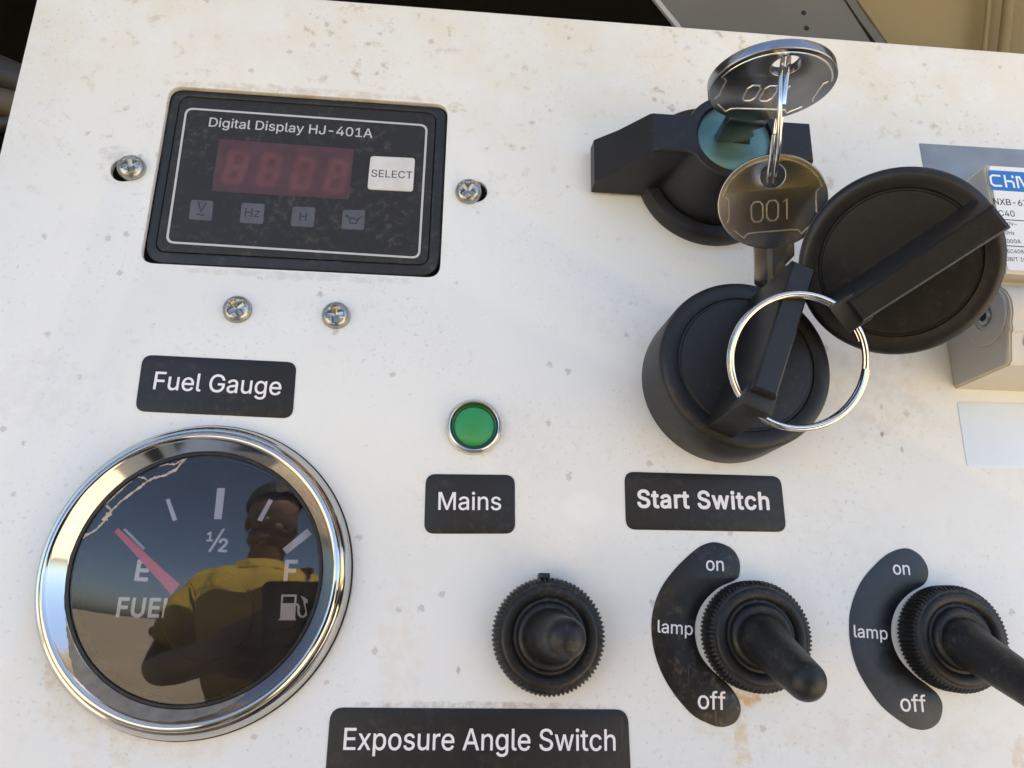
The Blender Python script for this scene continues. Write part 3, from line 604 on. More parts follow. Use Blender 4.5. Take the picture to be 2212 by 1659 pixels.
# ------------------------------------------------------------------ control panel sheet
P0 = panel_root('control_panel', 'dusty white sheet metal control panel carrying the gauge, switches and stickers', 'control panel')
TL = at(82, -8); TRt = at(2212, 117); edge = at(0, 330)
x_left = (at(40, 165).x)
y_top = at(1500, 61).y
outline = round_poly([(x_left, -150), (330, -150), (330, y_top), (x_left, y_top)], 1.5)
HX0, HX1, HY0, HY1 = -83.65, -17.08, 24.66, 71.0
hole = round_poly([(HX0, HY0), (HX1, HY0), (HX1, HY1), (HX0, HY1)], 3.2)
def slot(c, d, r):
    d = Vector(d); n = d.normalized(); a0 = math.atan2(n.y, n.x); P = []
    for k in range(17): a = a0 - math.pi / 2 + math.pi * k / 16; P.append((c.x + d.x + r * math.cos(a), c.y + d.y + r * math.sin(a)))
    for k in range(17): a = a0 + math.pi / 2 + math.pi * k / 16; P.append((c.x - d.x + r * math.cos(a), c.y - d.y + r * math.sin(a)))
    return P
s1, s2 = at(272, 366), at(1024, 413)
ghole = circle(-62.1, -42.3, 26.3)
flat('sheet', [outline, hole, slot(s1, (.4, .1), 3.0), slot(s2, (.4, 0), 2.75), ghole], -1.5, 0.0, M['panel'], P0, bevel=.18)

# things seen past the top and left edges of the sheet
def back_plate(name, label, cat, P, h, t, material, rad=2):
    L = [at(px, py, h) for px, py in P]
    o = Vector((sum(p.x for p in L) / len(L), sum(p.y for p in L) / len(L), 0))
    root = thing(name, label, cat, o.x, o.y, 0)
    flat(name.split('_')[-1] if False else 'sheet', [round_poly([p - o for p in L], rad)], h - t, h, material, root, bevel=.5)
    return root, o
g1, o1 = back_plate('sheet_metal_plate', 'dull grey sheet metal plate with two small holes behind the panel top edge', 'metal plate',
                    [(1412, -10), (1466, 62), (1500, 160), (1900, 160), (1884, 92), (1818, -10), (1480, -520), (1090, -520)], -30, 2, M['plate'])
f = loc(o1)
flat('edge_strip', [ribbon([f(1409, -6, -29.9), f(1436, 28, -29.9), f(1461, 58, -29.9), f(1490, 110, -29.9)], 1.6)], -29.9, -28.9, M['plate_edge'], g1)
for q in ((1736, 28), (1742, 61)):
    c = f(q[0], q[1], -30); flat('bolt_hole', [circle(c.x, c.y, .85, 20)], -30, -29.85, M['dark'], g1)
g2, o2 = back_plate('equipment_cover', 'sandy tan painted cover beyond the top right corner of the panel', 'cover',
                    [(1846, -10), (1918, 94), (1960, 200), (2900, 240), (2900, -520), (1514, -520)], -45, 4, M['tan'])
f = loc(o2)
flat('seam_strip', [ribbon([f(1826, -8, -44.8), f(1862, 46, -44.8), f(1896, 92, -44.8), f(1930, 150, -44.8)], 3.2)], -44.8, -43.8, M['plate'], g2)
b = bmesh.new(); tube(b, [f(2186, -60, -38), f(2176, 40, -38), f(2168, 110, -38), f(2150, 250, -38)], 2.0, 12); obj('corner_rib', b, M['tan'], g2)
b = bmesh.new(); tube(b, [f(2140, -60, -40), f(2133, 40, -40), f(2126, 110, -40), f(2110, 250, -40)], .9, 12); obj('corner_rib', b, M['tan'], g2)
hz = [((-40, 140), (35, 175), (110, 195), 5.2, 'thick dark hose crossing behind the panel left edge, the upper one'),
      ((-60, 208), (20, 226), (110, 250), 4.2, 'dark hose running just below the thicker one behind the panel left edge'),
      ((-50, 300), (10, 268), (100, 262), 2.2, 'thin dark cable below the hoses at the panel left edge')]
for i, (a, bq, c, r, lab) in enumerate(hz):
    p = [at(*q, -34) for q in (a, bq, c)]
    t_ = thing('hose', lab, 'hose', p[1].x, p[1].y, 0, group='hoses behind the panel')
    o = Vector((p[1].x, p[1].y, 0)); b = bmesh.new()
    tube(b, [p[0] - o + Vector((-420, -260, -40)), p[0] - o + Vector((-260, -90, -20)), p[0] - o + Vector((-90, -12, 0)), p[0] - o, p[1] - o, p[2] - o, p[2] - o + Vector((60, -6, -20))], r, 16); obj('hose_pipe', b, M['hose'] if i != 1 else mat('brown_hose', (.10, .08, .05), .55), t_)

# ------------------------------------------------------------------ digital display
DC = Vector(((HX0 + HX1) / 2, (HY0 + HY1) / 2, 0))
D = thing('digital_display', 'black rectangular digital meter with red window and select button', 'digital meter', DC.x, DC.y, 0)
f = loc(DC)
fx0, fx1, fy0, fy1 = HX0 + .25 - DC.x, HX1 - .25 - DC.x, HY0 + .55 - DC.y, HY1 - .15 - DC.y
frame_o = round_poly([(fx0, fy0), (fx1, fy0), (fx1, fy1), (fx0, fy1)], [5.2, 5.6, 3.4, 3.4], 8)
ix0, ix1, iy0, iy1 = fx0 + 2.1, fx1 - 2.6, fy0 + 2.9, fy1 - 1.7
inner = round_poly([(ix0, iy0), (ix1, iy0), (ix1, iy1), (ix0, iy1)], 2.6, 8)
flat('frame', [frame_o, inner], -14, -1.0, M['frame'], D, bevel=.5, bres=3)
inner2 = round_poly([(ix0 + .12, iy0 + .12), (ix1 - .12, iy0 + .12), (ix1 - .12, iy1 - .12), (ix0 + .12, iy1 - .12)], 2.5, 8)
ZF = -1.15
flat('face_film', [inner2], -3.0, ZF, M['film'], D, bevel=.12)
Q = [f(*p, ZF) for p in ((403, 234), (922, 271), (905, 557), (360, 523))]
def grow(P, d):
    c = sum((Vector(p[:2]) for p in P), Vector((0, 0))) / len(P)
    out = []
    for p in P:
        v = Vector(p[:2]) - c; out.append((c.x + v.x + d * math.copysign(1, v.x), c.y + v.y + d * math.copysign(1, v.y)))
    return out
band('border_line', round_poly(grow(Q, .25), 2.0), round_poly(grow(Q, -.25), 1.55), ZF, ZF + .03, M['dprint'], D)
text('lettering', 'r', 'Digital Display HJ-401A', f(450.5, 273, ZF), f(804, 297.6, ZF), ZF + .02, M['dprint'], D, 1.0)
W4 = [f(*p, ZF) for p in ((474, 300.5), (765, 322), (753.5, 431), (457, 412.5))]
rw = flat('red_window', [round_poly(W4, .25)], ZF, ZF + .03, M['red'], D)
def cell(cx, cy, w, h, sl, r):
    P = [(cx + a * w / 2 + (b_ * h / 2) * sl, cy + b_ * h / 2) for a, b_ in ((-1, 1), (1, 1), (1, -1), (-1, -1))]
    return round_poly(P, r, 5)
for (dx, dy) in ((510, 361), (582.5, 367), (655, 375), (727, 380.5)):
    c = f(dx, dy, ZF); sl = .13
    for wd, z, mm in ((2.5, .035, M['digit_soft']), (1.8, .042, M['digit_mid']), (1.0, .05, M['digit'])):
        for sg in (1, -1):
            o_ = (c.x + sg * 1.9 * sl, c.y + sg * 1.9)
            band('digit', cell(*o_, 3.3 + wd, 3.7 + wd, sl, .8 + wd / 2), cell(*o_, 3.3 - wd, 3.7 - wd, sl, max(.12, .8 - wd / 2)), ZF + .02, ZF + z - (.003 if sg < 0 else 0), mm, rw)
S4 = [f(*p, ZF) for p in ((800.5, 338), (897, 342.5), (892, 415), (793.5, 409.5))]
sb = flat('select_button', [round_poly(S4, .9)], ZF - .2, ZF + .35, M['select'], D, bevel=.2)
text('lettering', 'r', 'SELECT', f(801.5, 381.5, ZF + .35), f(890.5, 386, ZF + .35), ZF + .37, M['ink'], sb, .98)
ICON = [((413, 431.5), (461, 434.5), (457, 477), (408, 473.5)), ((522.5, 438), (572, 440.5), (568, 484), (518, 481)),
        ((632, 446), (681.5, 448.5), (677, 491), (628, 488)), ((741, 453), (789, 454), (786, 497), (737.5, 494.5))]
for k, q in enumerate(ICON):
    P = [f(*p, ZF) for p in q]
    ic = flat('indicator_window', [round_poly(P, .55)], ZF, ZF + .03, M['icon'], D)
    cxx = sum(p.x for p in P) / 4; cyy = sum(p.y for p in P) / 4
    if k == 0:
        text('symbol', 'r', 'V', (cxx - 1.05, cyy - .35), (cxx + 1.05, cyy - .35), ZF + .045, M['iconink'], ic)
        flat('symbol', [ribbon([(cxx - .95, cyy - 1.3), (cxx - .5, cyy - 1.05), (cxx, cyy - 1.25), (cxx + .4, cyy - 1.35), (cxx + .9, cyy - 1.1)], .28)], ZF + .03, ZF + .045, M['iconink'], ic)
    elif k == 1: text('symbol', 'r', 'Hz', (cxx - 1.7, cyy - .9), (cxx + 1.7, cyy - .9), ZF + .045, M['iconink'], ic)
    elif k == 2: text('symbol', 'r', 'H', (cxx - .85, cyy - 1.0), (cxx + .85, cyy - 1.0), ZF + .045, M['iconink'], ic)
    else:
        e = lambda x, y: (cxx + x, cyy + y)
        flat('symbol', [[e(-1.2, .55), e(-.85, -1.1), e(.75, -1.1), e(1.35, .25), e(2.05, .85), e(1.9, 1.0), e(1.15, .5), e(.55, .15), e(.1, .55), e(-.9, .6), e(-1.5, 1.2), e(-2.0, .9), e(-1.75, .45)],
                        [e(-.75, .2), e(.0, .2), e(.5, -.2), e(.85, .0), e(.5, -.8), e(-.6, -.8)]], ZF + .03, ZF + .045, M['iconink'], ic)

# ------------------------------------------------------------------ screws
def screw_head():
    b = bmesh.new(); n = 56; RR = 3.15; H = 2.0
    def z(x, y):
        r = math.hypot(x, y)
        zz = H * math.sqrt(max(0, 1 - (r / RR) ** 2.6)) if r < RR else 0
        a = .62; L = 1.95
        def arm(u, v):
            e = min(a - abs(v), L - abs(u)); return max(0, min(1, (e + .16) / .32))
        k = max(arm(x, y), arm(y, x)); dp = 1.35 * max(0, 1 - r / 2.6) + .25
        # pressed dents between the arms
        dd = max(0, 1 - math.hypot(abs(x) - 1.02, abs(y) - 1.02) / .55) * .28
        return zz - k * dp - dd
    rows = []
    for i in range(1, 41):
        r = RR * (i / 40) ** .92
        rows.append([bm_v for bm_v in [b.verts.new((r * math.cos(2 * math.pi * j / 96), r * math.sin(2 * math.pi * j / 96), z(r * math.cos(2 * math.pi * j / 96), r * math.sin(2 * math.pi * j / 96)))) for j in range(96)]])
    c = b.verts.new((0, 0, z(0, 0)))
    for j in range(96): b.faces.new((c, rows[0][j], rows[0][(j + 1) % 96]))
    for p, q in zip(rows, rows[1:]):
        for j in range(96): b.faces.new((p[j], q[j], q[(j + 1) % 96], p[(j + 1) % 96]))
    low = [b.verts.new((RR * math.cos(2 * math.pi * j / 96), RR * math.sin(2 * math.pi * j / 96), -.5)) for j in range(96)]
    for j in range(96): b.faces.new((rows[-1][j], low[j], low[(j + 1) % 96], rows[-1][(j + 1) % 96]))
    return b
scr0 = None
for (px, py, h, a, lab, rx, ry) in ((282, 359, .3, 20, 'zinc cross head screw left of the digital meter in an oval slot', 6, -4),
                                    (1012, 411, .3, 48, 'zinc cross head screw right of the digital meter in an oval slot', -5, 3),
                                    (511, 666, .2, 36, 'zinc cross head screw under the meter, left one above the fuel label', 3, 4),
                                    (725, 679, .2, 8, 'zinc cross head screw under the meter, right one of the pair', -3, 5)):
    p = at(px, py, 1.0)
    rot = Matrix.Rotation(R(rx), 3, 'Y') @ Matrix.Rotation(R(ry), 3, 'X') @ Matrix.Rotation(R(a), 3, 'Z')
    if scr0 is None:
        scr0 = thing('screw', lab, 'screw', p.x, p.y, h, rot, 'zinc screws on the white panel')
        head0 = obj('screw_head', screw_head(), M['zinc'], scr0, smooth=50)
        b = bmesh.new(); lathe(b, [(0, -9), (1.5, -9), (1.5, -.4), (0, -.4)], 24); shank0 = obj('shank', b, M['zinc'], scr0)
    else:
        s = scr0.copy(); COL.objects.link(s); s['label'] = lab
        s.matrix_world = PANEL @ Matrix.Translation(Vector((p.x, p.y, h)) * .001) @ rot.to_4x4()
        for ch in (head0, shank0):
            c = ch.copy(); COL.objects.link(c); c.parent = s

# ------------------------------------------------------------------ text stickers
def sticker(name, label, cat, Q, mats, z=.16, rad=2.2, txt=None, group=None):
    P = [at(*q) for q in Q]
    o = Vector((sum(p.x for p in P) / 4, sum(p.y for p in P) / 4, 0)); f = loc(o)
    t = thing(name, label, cat, o.x, o.y, 0, group=group)
    flat('film', [round_poly([p - o for p in P], rad, 8)], 0.01, z, mats, t, bevel=.05, bres=1)
    for (st, s, a, b, ratio) in (txt or []):
        text('lettering', st, s, f(*a, z), f(*b, z), z + .012, M['print'], t, ratio)
    return t, f
GL = 'black name stickers on the white panel'
sticker('label_sticker', 'black Fuel Gauge sticker above the round gauge', 'label', [(309, 766.5), (641, 783), (632, 904.5), (292, 888.5)], M['label'], group=GL,
        txt=[('r', 'Fuel Gauge', (330, 840.5), (606, 853.5), 1.05)])
sticker('label_sticker', 'small black Mains sticker under the green light', 'label', [(920, 1024), (1112, 1026), (1112.5, 1153), (916, 1153)], M['label'], group=GL,
        txt=[('r', 'Mains', (946.5, 1101), (1082.5, 1101.5), 1.02)])
sticker('label_sticker', 'black Start Switch sticker in bold white letters', 'label', [(1348.5, 1019), (1686, 1029), (1698.5, 1149.5), (1352, 1144)], M['label'], group=GL,
        txt=[('b', 'Start Switch', (1377, 1095.5), (1663, 1100.5), 1.04)])
sticker('label_sticker', 'wide black Exposure Angle Switch sticker cut by the bottom edge', 'label', [(714, 1528), (1356, 1532.5), (1365, 1724), (699, 1724)], M['label'], group=GL, rad=2.6,
        txt=[('r', 'Exposure Angle Switch', (741, 1619.5), (1330, 1621.5), 1.06)])
sticker('blank_sticker', 'blank pale white sticker below the circuit breaker', 'sticker', [(2066.5, 867.5), (2400, 876), (2424, 1018), (2089, 1009.5)], M['blank'], rad=1.2)
sticker('blank_sticker', 'dusty blue grey sticker behind the circuit breaker', 'sticker', [(1985, 310), (2420, 337), (2440, 560), (2022, 520)], M['bluegrey'], rad=.4)

# crescent stickers beside the two right hand toggles
c4 = lambda x, y: (1344.1 + x * .39238, 1152.0 + y * .39238)
CR1 = [(520, 50), (600, 82), (642, 145), (646, 215), (625, 255), (530, 300), (455, 370), (410, 455), (399, 550), (425, 660), (490, 750), (575, 825), (632, 900),
       (652, 970), (630, 1030), (590, 1058), (540, 1066), (480, 1050), (375, 990), (255, 840), (185, 685), (160, 530), (175, 400), (220, 290), (300, 185), (400, 92), (460, 58)]
CR2 = [(1560, 82), (1632, 115), (1677, 180), (1681, 240), (1655, 285), (1580, 330), (1515, 400), (1482, 490), (1484, 590), (1525, 690), (1600, 775), (1690, 845), (1738, 890),
       (1762, 950), (1748, 1025), (1710, 1066), (1660, 1082), (1610, 1076), (1560, 1055), (1425, 950), (1312, 785), (1262, 645), (1248, 505), (1262, 395), (1312, 270), (1392, 172), (1470, 108)]
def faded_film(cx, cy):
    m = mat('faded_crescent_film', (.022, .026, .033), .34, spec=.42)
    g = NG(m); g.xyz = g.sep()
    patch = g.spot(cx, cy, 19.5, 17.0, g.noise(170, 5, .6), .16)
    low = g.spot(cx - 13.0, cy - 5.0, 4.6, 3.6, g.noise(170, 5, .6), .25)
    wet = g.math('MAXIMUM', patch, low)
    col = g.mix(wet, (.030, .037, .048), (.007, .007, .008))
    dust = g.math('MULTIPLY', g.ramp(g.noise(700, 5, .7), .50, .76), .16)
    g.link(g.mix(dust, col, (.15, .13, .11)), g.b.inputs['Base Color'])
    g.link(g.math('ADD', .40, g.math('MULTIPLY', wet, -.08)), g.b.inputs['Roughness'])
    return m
def crescent(P, label, words, seed):
    L = [at(*c4(*p)) for p in P]
    o = Vector((sum(p.x for p in L) / len(L), sum(p.y for p in L) / len(L), 0)); f = loc(o)
    t = thing('crescent_sticker', label, 'label', o.x, o.y, 0, group='crescent switch stickers')
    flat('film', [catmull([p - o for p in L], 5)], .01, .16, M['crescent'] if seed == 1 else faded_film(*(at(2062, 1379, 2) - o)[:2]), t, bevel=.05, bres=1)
    for s, a, b, ratio in words: text('lettering', 'r', s, f(*a, .16), f(*b, .16), .172, M['print'], t, ratio)
crescent(CR1, 'black crescent sticker reading on lamp off left of the middle toggle switch',
         (('on', (1525.5, 1232), (1564, 1233.5), 1.05), ('lamp', (1420.5, 1366), (1496.5, 1372), 1.0), ('off', (1507.5, 1530.5), (1568, 1533.5), 1.0)), 1)
crescent(CR2, 'black crescent sticker reading on lamp off left of the right toggle switch',
         (('on', (1930, 1240.5), (1966.5, 1242), 1.05), ('lamp', (1845, 1376), (1918, 1381.5), 1.0), ('off', (1946, 1536), (2002, 1538), 1.0)), 2)

# ------------------------------------------------------------------ fuel gauge
G0 = Vector((-62.1, -42.3, 0)); GK = .972   # gauge scale
KR = lambda P: [(r * GK, z) for r, z in P]
G = thing('fuel_gauge', 'round fuel gauge with chrome bezel and red needle at empty', 'gauge', G0.x, G0.y, 0)
f = loc(G0)
b = bmesh.new()
prof = [(25.6, -6), (30.3, -.2), (30.9, .0), (31.1, .5), (31.1, 1.0), (30.95, 1.6), (30.55, 2.35), (30.1, 3.0), (29.7, 3.35), (29.35, 3.4), (29.1, 3.75), (28.7, 4.05), (28.3, 4.12), (27.9, 3.95), (27.65, 3.65),
        (27.4, 3.4), (26.6, 2.6), (25.55, 1.55), (25.25, 1.25), (25.1, .9), (25.1, -3)]
lathe(b, KR(prof), 160); bez = obj('bezel', b, M['chrome'], G, smooth=30)
b = bmesh.new(); lathe(b, KR([(30.6, .02), (31.3, .02), (31.38, .2), (31.3, .35), (30.9, .4)]), 160); obj('contact_seam', b, M['rubber'], G)  # dark ring added to draw the contact gap between bezel and sheet
mud2 = mat('bezel_dust', (.25, .215, .17), .8, bump=.3, bscale=900, var=.2, vscale=500)
b = bmesh.new(); n = 60; st = []
for i in range(n + 1):
    t = i / n; a = R(200 + 100 * t); w = math.sin(math.pi * min(1, max(0, t))) ** .6; jag = .25 * math.sin(i * 2.7) + .18 * math.sin(i * 5.1)
    r0, r1 = 25.45 * GK, GK * min(27.45, 25.5 + 2.1 * w * min(1, t / .22) + jag * .3)
    zf = lambda r: 1.55 + (r / GK - 25.55) * 1.0 + .05
    st.append((b.verts.new((r0 * math.cos(a), r0 * math.sin(a), zf(r0))), b.verts.new((r1 * math.cos(a), r1 * math.sin(a), zf(r1)))))
for p, q in zip(st, st[1:]): b.faces.new((p[0], p[1], q[1], q[0]))
obj('dust', b, mud2, bez)
b = bmesh.new(); lathe(b, [(25.25, 1.35), (24.8, 1.42), (24.65, 1.3), (24.65, -2.6), (24.25, -2.6), (24.2, -1.6), (24.0, -1.5), (23.9, -2.0)], 128, T=Matrix.Diagonal((GK, GK, 1, 1))); obj('inner_ring', b, M['frame'], G)
ZD = -2.0
b = bmesh.new(); lathe(b, KR([(0, ZD), (24.1, ZD), (24.1, -3.5), (0, -3.5)]), 96); dial = obj('dial', b, M['dial'], G)
def poly(name, P, z, material, parent):
    return finish(name, flat_mesh([[tuple(p[:2]) for p in P]], z), material, parent, smooth=0)
r2 = lambda x, y: (x * .25, 829.5 + y * .25)
c5 = lambda x, y: (329.2 + x * .3636, 987.5 + y * .3636)
for T in ([r2(1878, 900), r2(1945, 900), r2(1915, 1168), r2(1848, 1168)], [r2(1432, 1000), r2(1465, 990), r2(1532, 1172), r2(1495, 1187)],
          [c5(693, 248), c5(716, 258), c5(650, 383), c5(623, 374)], [c5(920, 425), c5(948, 458), c5(798, 576), c5(773, 545)],
          [r2(1060, 1255), r2(1085, 1250), r2(1255, 1418), r2(1238, 1438)]):
    poly('tick_mark', [f(*q, ZD) for q in T], ZD + .03, M['gprint'], dial)
text('lettering', 'b', '1', f(446, 1168.5, ZD), f(459.5, 1168.5, ZD), ZD + .03, M['gprint'], dial, 1.0)
poly('lettering', [f(*r2(*q), ZD) for q in ((1922, 1252), (1945, 1252), (1822, 1450), (1797, 1450))], ZD + .03, M['gprint'], dial)
text('lettering', 'b', '2', f(470, 1191.5, ZD), f(490.5, 1192, ZD), ZD + .03, M['gprint'], dial, .98)
text('lettering', 'b', 'E', f(289.5, 1253, ZD), f(319.5, 1254.5, ZD), ZD + .03, M['gprint'], dial, 1.02)
text('lettering', 'b', 'F', f(612, 1253.5, ZD), f(640, 1254, ZD), ZD + .03, M['gprint'], dial, 1.06)
text('lettering', 'b', 'FUEL', f(250, 1331, ZD), f(373, 1333.5, ZD), ZD + .03, M['gprint'], dial, 1.12)
# fuel pump mark
pu = lambda x, y: f(553 + x * .25, 1244.25 + y * .25, ZD)
flat('pump_mark', [[pu(*q) for q in ((220, 160), (352, 160), (348, 235), (365, 240), (378, 262), (376, 310), (385, 338), (405, 345), (422, 330), (428, 300), (412, 240), (410, 215), (385, 170), (408, 178), (447, 205), (447, 235), (430, 232), (425, 240), (438, 300), (440, 340), (415, 360), (385, 360), (362, 340), (356, 300), (358, 262), (345, 252), (338, 365), (350, 382), (190, 382), (208, 365))],
                   [pu(*q) for q in ((236, 178), (334, 178), (330, 235), (230, 235))]], ZD, ZD + .03, M['gprint'], dial)
HUB = f(450, 1330, -.4)
b = bmesh.new(); lathe(b, [(8.6, ZD), (8.6, -.55), (8.35, -.35), (0, -.3)], 96, T=Matrix.Translation((HUB.x, HUB.y, 0))); obj('hub_cover', b, M['hub'], dial)
tip, base = f(253, 1146, -.9), f(384, 1278, -.9)
u = (base - tip).normalized(); v = Vector((-u.y, u.x, 0))
flat('needle', [round_poly([tip + v * .48 - u * .2, tip - v * .48 - u * .2, base - v * 1.35 + u * 3, base + v * 1.35 + u * 3], .2)], -1.15, -.75, M['needle'], dial, bevel=.1)
RG = 92.0; zc = math.sqrt(RG * RG - (24.8 * GK) ** 2)
b = bmesh.new(); prof = [(24.7 * GK * k / 24, 1.0 + math.sqrt(RG * RG - (24.7 * GK * k / 24) ** 2) - zc) for k in range(25)]
lathe(b, prof[::-1], 128); glass = obj('glass', b, M['glass'], G, smooth=180)
zg = lambda x, y: 1.0 + math.sqrt(RG * RG - x * x - y * y) - zc
def mud_line(P, w, off=.03):
    Q = []
    for i in range(len(P) - 1):
        a, c = Vector(P[i]), Vector(P[i + 1]); k = max(2, int((c - a).length / 12))
        for j in range(k): Q.append(a.lerp(c, j / k))
    Q.append(Vector(P[-1]))
    L = []
    for i, q in enumerate(Q):
        g = f(*r2(q.x, q.y), 2.0); L.append((g.x + random.uniform(-.08, .08), g.y + random.uniform(-.08, .08)))
    ws = [w * (.45 + random.random() * .95) for _ in L]
    return ribbon(L, ws)
b = bmesh.new()
for P, w in (([(1600, 622), (1545, 700), (1500, 748), (1420, 788), (1330, 808), (1270, 838), (1180, 910), (1090, 975), (1030, 1018), (990, 1062), (955, 1095), (925, 1140), (890, 1190), (820, 1260), (760, 1292), (690, 1325)], .46),
             ([(1590, 630), (1500, 690), (1440, 688), (1360, 700)], .32), ([(1575, 660), (1520, 720), (1440, 770)], .30), ([(1160, 797), (1230, 806), (1275, 832)], .34), ([(1120, 828), (1060, 880), (1010, 930), (950, 985), (880, 1042)], .42),
             ([(950, 1085), (900, 1045)], .5), ([(940, 1110), (910, 1150), (885, 1180)], 1.1), ([(730, 1285), (700, 1320)], .8), ([(860, 1050), (800, 1090), (770, 1140)], .25), ([(1240, 750), (1170, 800)], .2)):
    L = mud_line(P, w); k = len(L) // 2
    vs = [b.verts.new((min(p[0], 99), p[1], zg(*p) + .03) if math.hypot(*p) < 23.7 else (p[0] * 23.7 / math.hypot(*p), p[1] * 23.7 / math.hypot(*p), zg(23.7, 0) + .03)) for p in L]
    n = len(vs)
    for i in range(k - 1):
        b.faces.new((vs[i], vs[i + 1], vs[n - 2 - i], vs[n - 1 - i]))
obj('mud_streak', b, M['mud'], glass)

# ------------------------------------------------------------------ green light
p = at(1024, 922, .5)
Lp = thing('indicator_light', 'small green push light in a chrome ring above the Mains sticker', 'indicator light', p.x, p.y, 0)
b = bmesh.new(); lathe(b, [(5.0, -3), (6.05, 0), (6.15, .3), (6.1, .9), (5.75, 1.55), (5.35, 1.85), (5.2, 1.8), (5.0, 1.2), (5.0, -2)], 96); obj('ring', b, mat('satin_steel', (.70, .67, .64), .28, 1.0, bump=.15, bscale=900), Lp)
b = bmesh.new(); lathe(b, [(4.98, -2), (4.98, .95), (4.85, 1.1), (4.45, .95), (4.42, .7), (4.3, .7)], 96); obj('lens_rim', b, M['greenrim'], Lp)
b = bmesh.new(); lathe(b, [(4.38, -1), (4.36, .8), (4.2, 1.0), (3.6, 1.15), (2.2, 1.28), (0, 1.33)], 96); obj('lens', b, M['green'], Lp, smooth=60)

# ------------------------------------------------------------------ toggle switches
def toggle(label, px, py, tip_px, tip_h, rscale=.99):
    p = at(px, py, 4.5)
    T0 = Vector((p.x, p.y, 0))
    t = thing('toggle_switch', label, 'toggle switch', p.x, p.y, 0, group='rubber booted toggle switches')
    S = rscale
    b = bmesh.new(); nt = 76; prof = [(10.2, .2), (11.15, .5), (11.3, 1.2), (11.25, 4.9), (10.9, 5.7), (10.2, 6.15), (9.7, 6.2)]
    rings = []
    for ri, (r, z) in enumerate(prof):
        ring = []
        for i in range(nt * 4):
            a = 2 * math.pi * i / (nt * 4)
            tooth = (0, .0, -.42, -.42)[i % 4] if 1 <= ri <= 4 else 0
            rr = (r + tooth) * S; ring.append(b.verts.new((rr * math.cos(a), rr * math.sin(a), z)))
        rings.append(ring)
    for A, B in zip(rings, rings[1:]):
        for i in range(nt * 4): b.faces.new((A[i], A[(i + 1) % (nt * 4)], B[(i + 1) % (nt * 4)], B[i]))
    nut = obj('nut', b, M['rubber'], t, smooth=25)
    b = bmesh.new(); lathe(b, [(9.75 * S, 6.1), (9.6 * S, 6.35), (9.0 * S, 6.55), (8.0 * S, 6.5), (7.6 * S, 6.1), (7.2 * S, 5.7), (6.7 * S, 5.8), (6.5 * S, 6.4), (6.1 * S, 7.0), (5.5 * S, 7.2), (4.8 * S, 6.9), (3.9 * S, 6.9), (0, 7.0)], 96)
    boot = obj('boot', b, M['rubber'], t, smooth=50)
    tp = at(*tip_px, tip_h) - T0
    piv = Vector((0, 0, 4.5)); d = (tp - piv); Ld = d.length; d.normalize()
    rot = frame_of(d, (1, 0, 0)).to_4x4(); rot.translation = piv
    r_t = 3.55 * S
    prof = [(5.2 * S, 1.0), (5.3 * S, 2.6), (5.0 * S, 3.6), (4.7 * S, 4.6), (4.55 * S, 6.5), (4.25 * S, Ld * .55), (3.95 * S, Ld * .8), (3.75 * S, Ld - .8), (3.72 * S, Ld)]
    for k in range(1, 9):
        a = math.pi / 2 * k / 8; prof.append((3.72 * S * math.cos(a) if k < 8 else 0, Ld + 3.5 * S * math.sin(a)))
    b = bmesh.new(); lathe(b, prof, 56, T=rot); obj('lever', b, M['rubber'], t, smooth=60)
    return t, nut
t1, n1 = toggle('black toggle switch under the Mains sticker, lever pointing straight out', 1186, 1374, (1221, 1378), 21)
f = loc(at(1186, 1374, 4.5)); q = f(1176, 1246, 4)
b = bmesh.new(); box(b, (q.x - 1.1, q.y - .5, 1.2), (q.x + 1.1, q.y + .75, 4.6), .2); obj('locating_tab', b, M['rubber'], t1)
toggle('black toggle switch beside the middle crescent sticker with lever tilted down', 1639, 1374, (1740, 1470), 23, .965)
toggle('black toggle switch at the right edge with lever tilted out of the picture', 2068, 1379, (2236, 1492), 23, .94)

# ------------------------------------------------------------------ key switch knob with pointer
LK = Vector((47.6, 54.5, 0))
K = thing('key_switch', 'black pointer knob with teal key barrel near the top edge', 'key switch', LK.x, LK.y, 0)
f = loc(LK)
b = bmesh.new(); lathe(b, [(15, 0), (18.0, 0), (18.1, .6), (18.0, 3.4), (17.5, 4.1), (16.6, 4.3), (14.9, 4.3), (14.7, 3.2), (13, 3.2)], 120); obj('base_ring', b, M['plastic'], K)
# grip: hub + bar outline lofted from the foot to the face
hubr = 10.6; bw = 4.55
def grip(hr, w, xl, xr, fil):
    P = []
    def arc_in(cx, cy, r, a0, a1, n=8): return [(cx + r * math.cos(a0 + (a1 - a0) * i / n), cy + r * math.sin(a0 + (a1 - a0) * i / n)) for i in range(n + 1)]
    th = math.asin((w + fil) / (hr + fil)); cxf = (hr + fil) * math.cos(th)
    P += [(xr, -w), (xr, w)]
    P += arc_in(cxf, w + fil, fil, -math.pi / 2, -math.pi + th, 6)
    P += arc_in(0, 0, hr, th, math.pi - th, 28)
    P += arc_in(-cxf, w + fil, fil, -th, -math.pi / 2, 6)
    P += [(xl, w), (xl, -w)]
    P += arc_in(-cxf, -w - fil, fil, math.pi / 2, th, 6)
    P += arc_in(0, 0, hr, math.pi + th, 2 * math.pi - th, 28)
    P += arc_in(cxf, -w - fil, fil, math.pi - th, math.pi / 2, 6)
    return P
b = bmesh.new(); rings = []
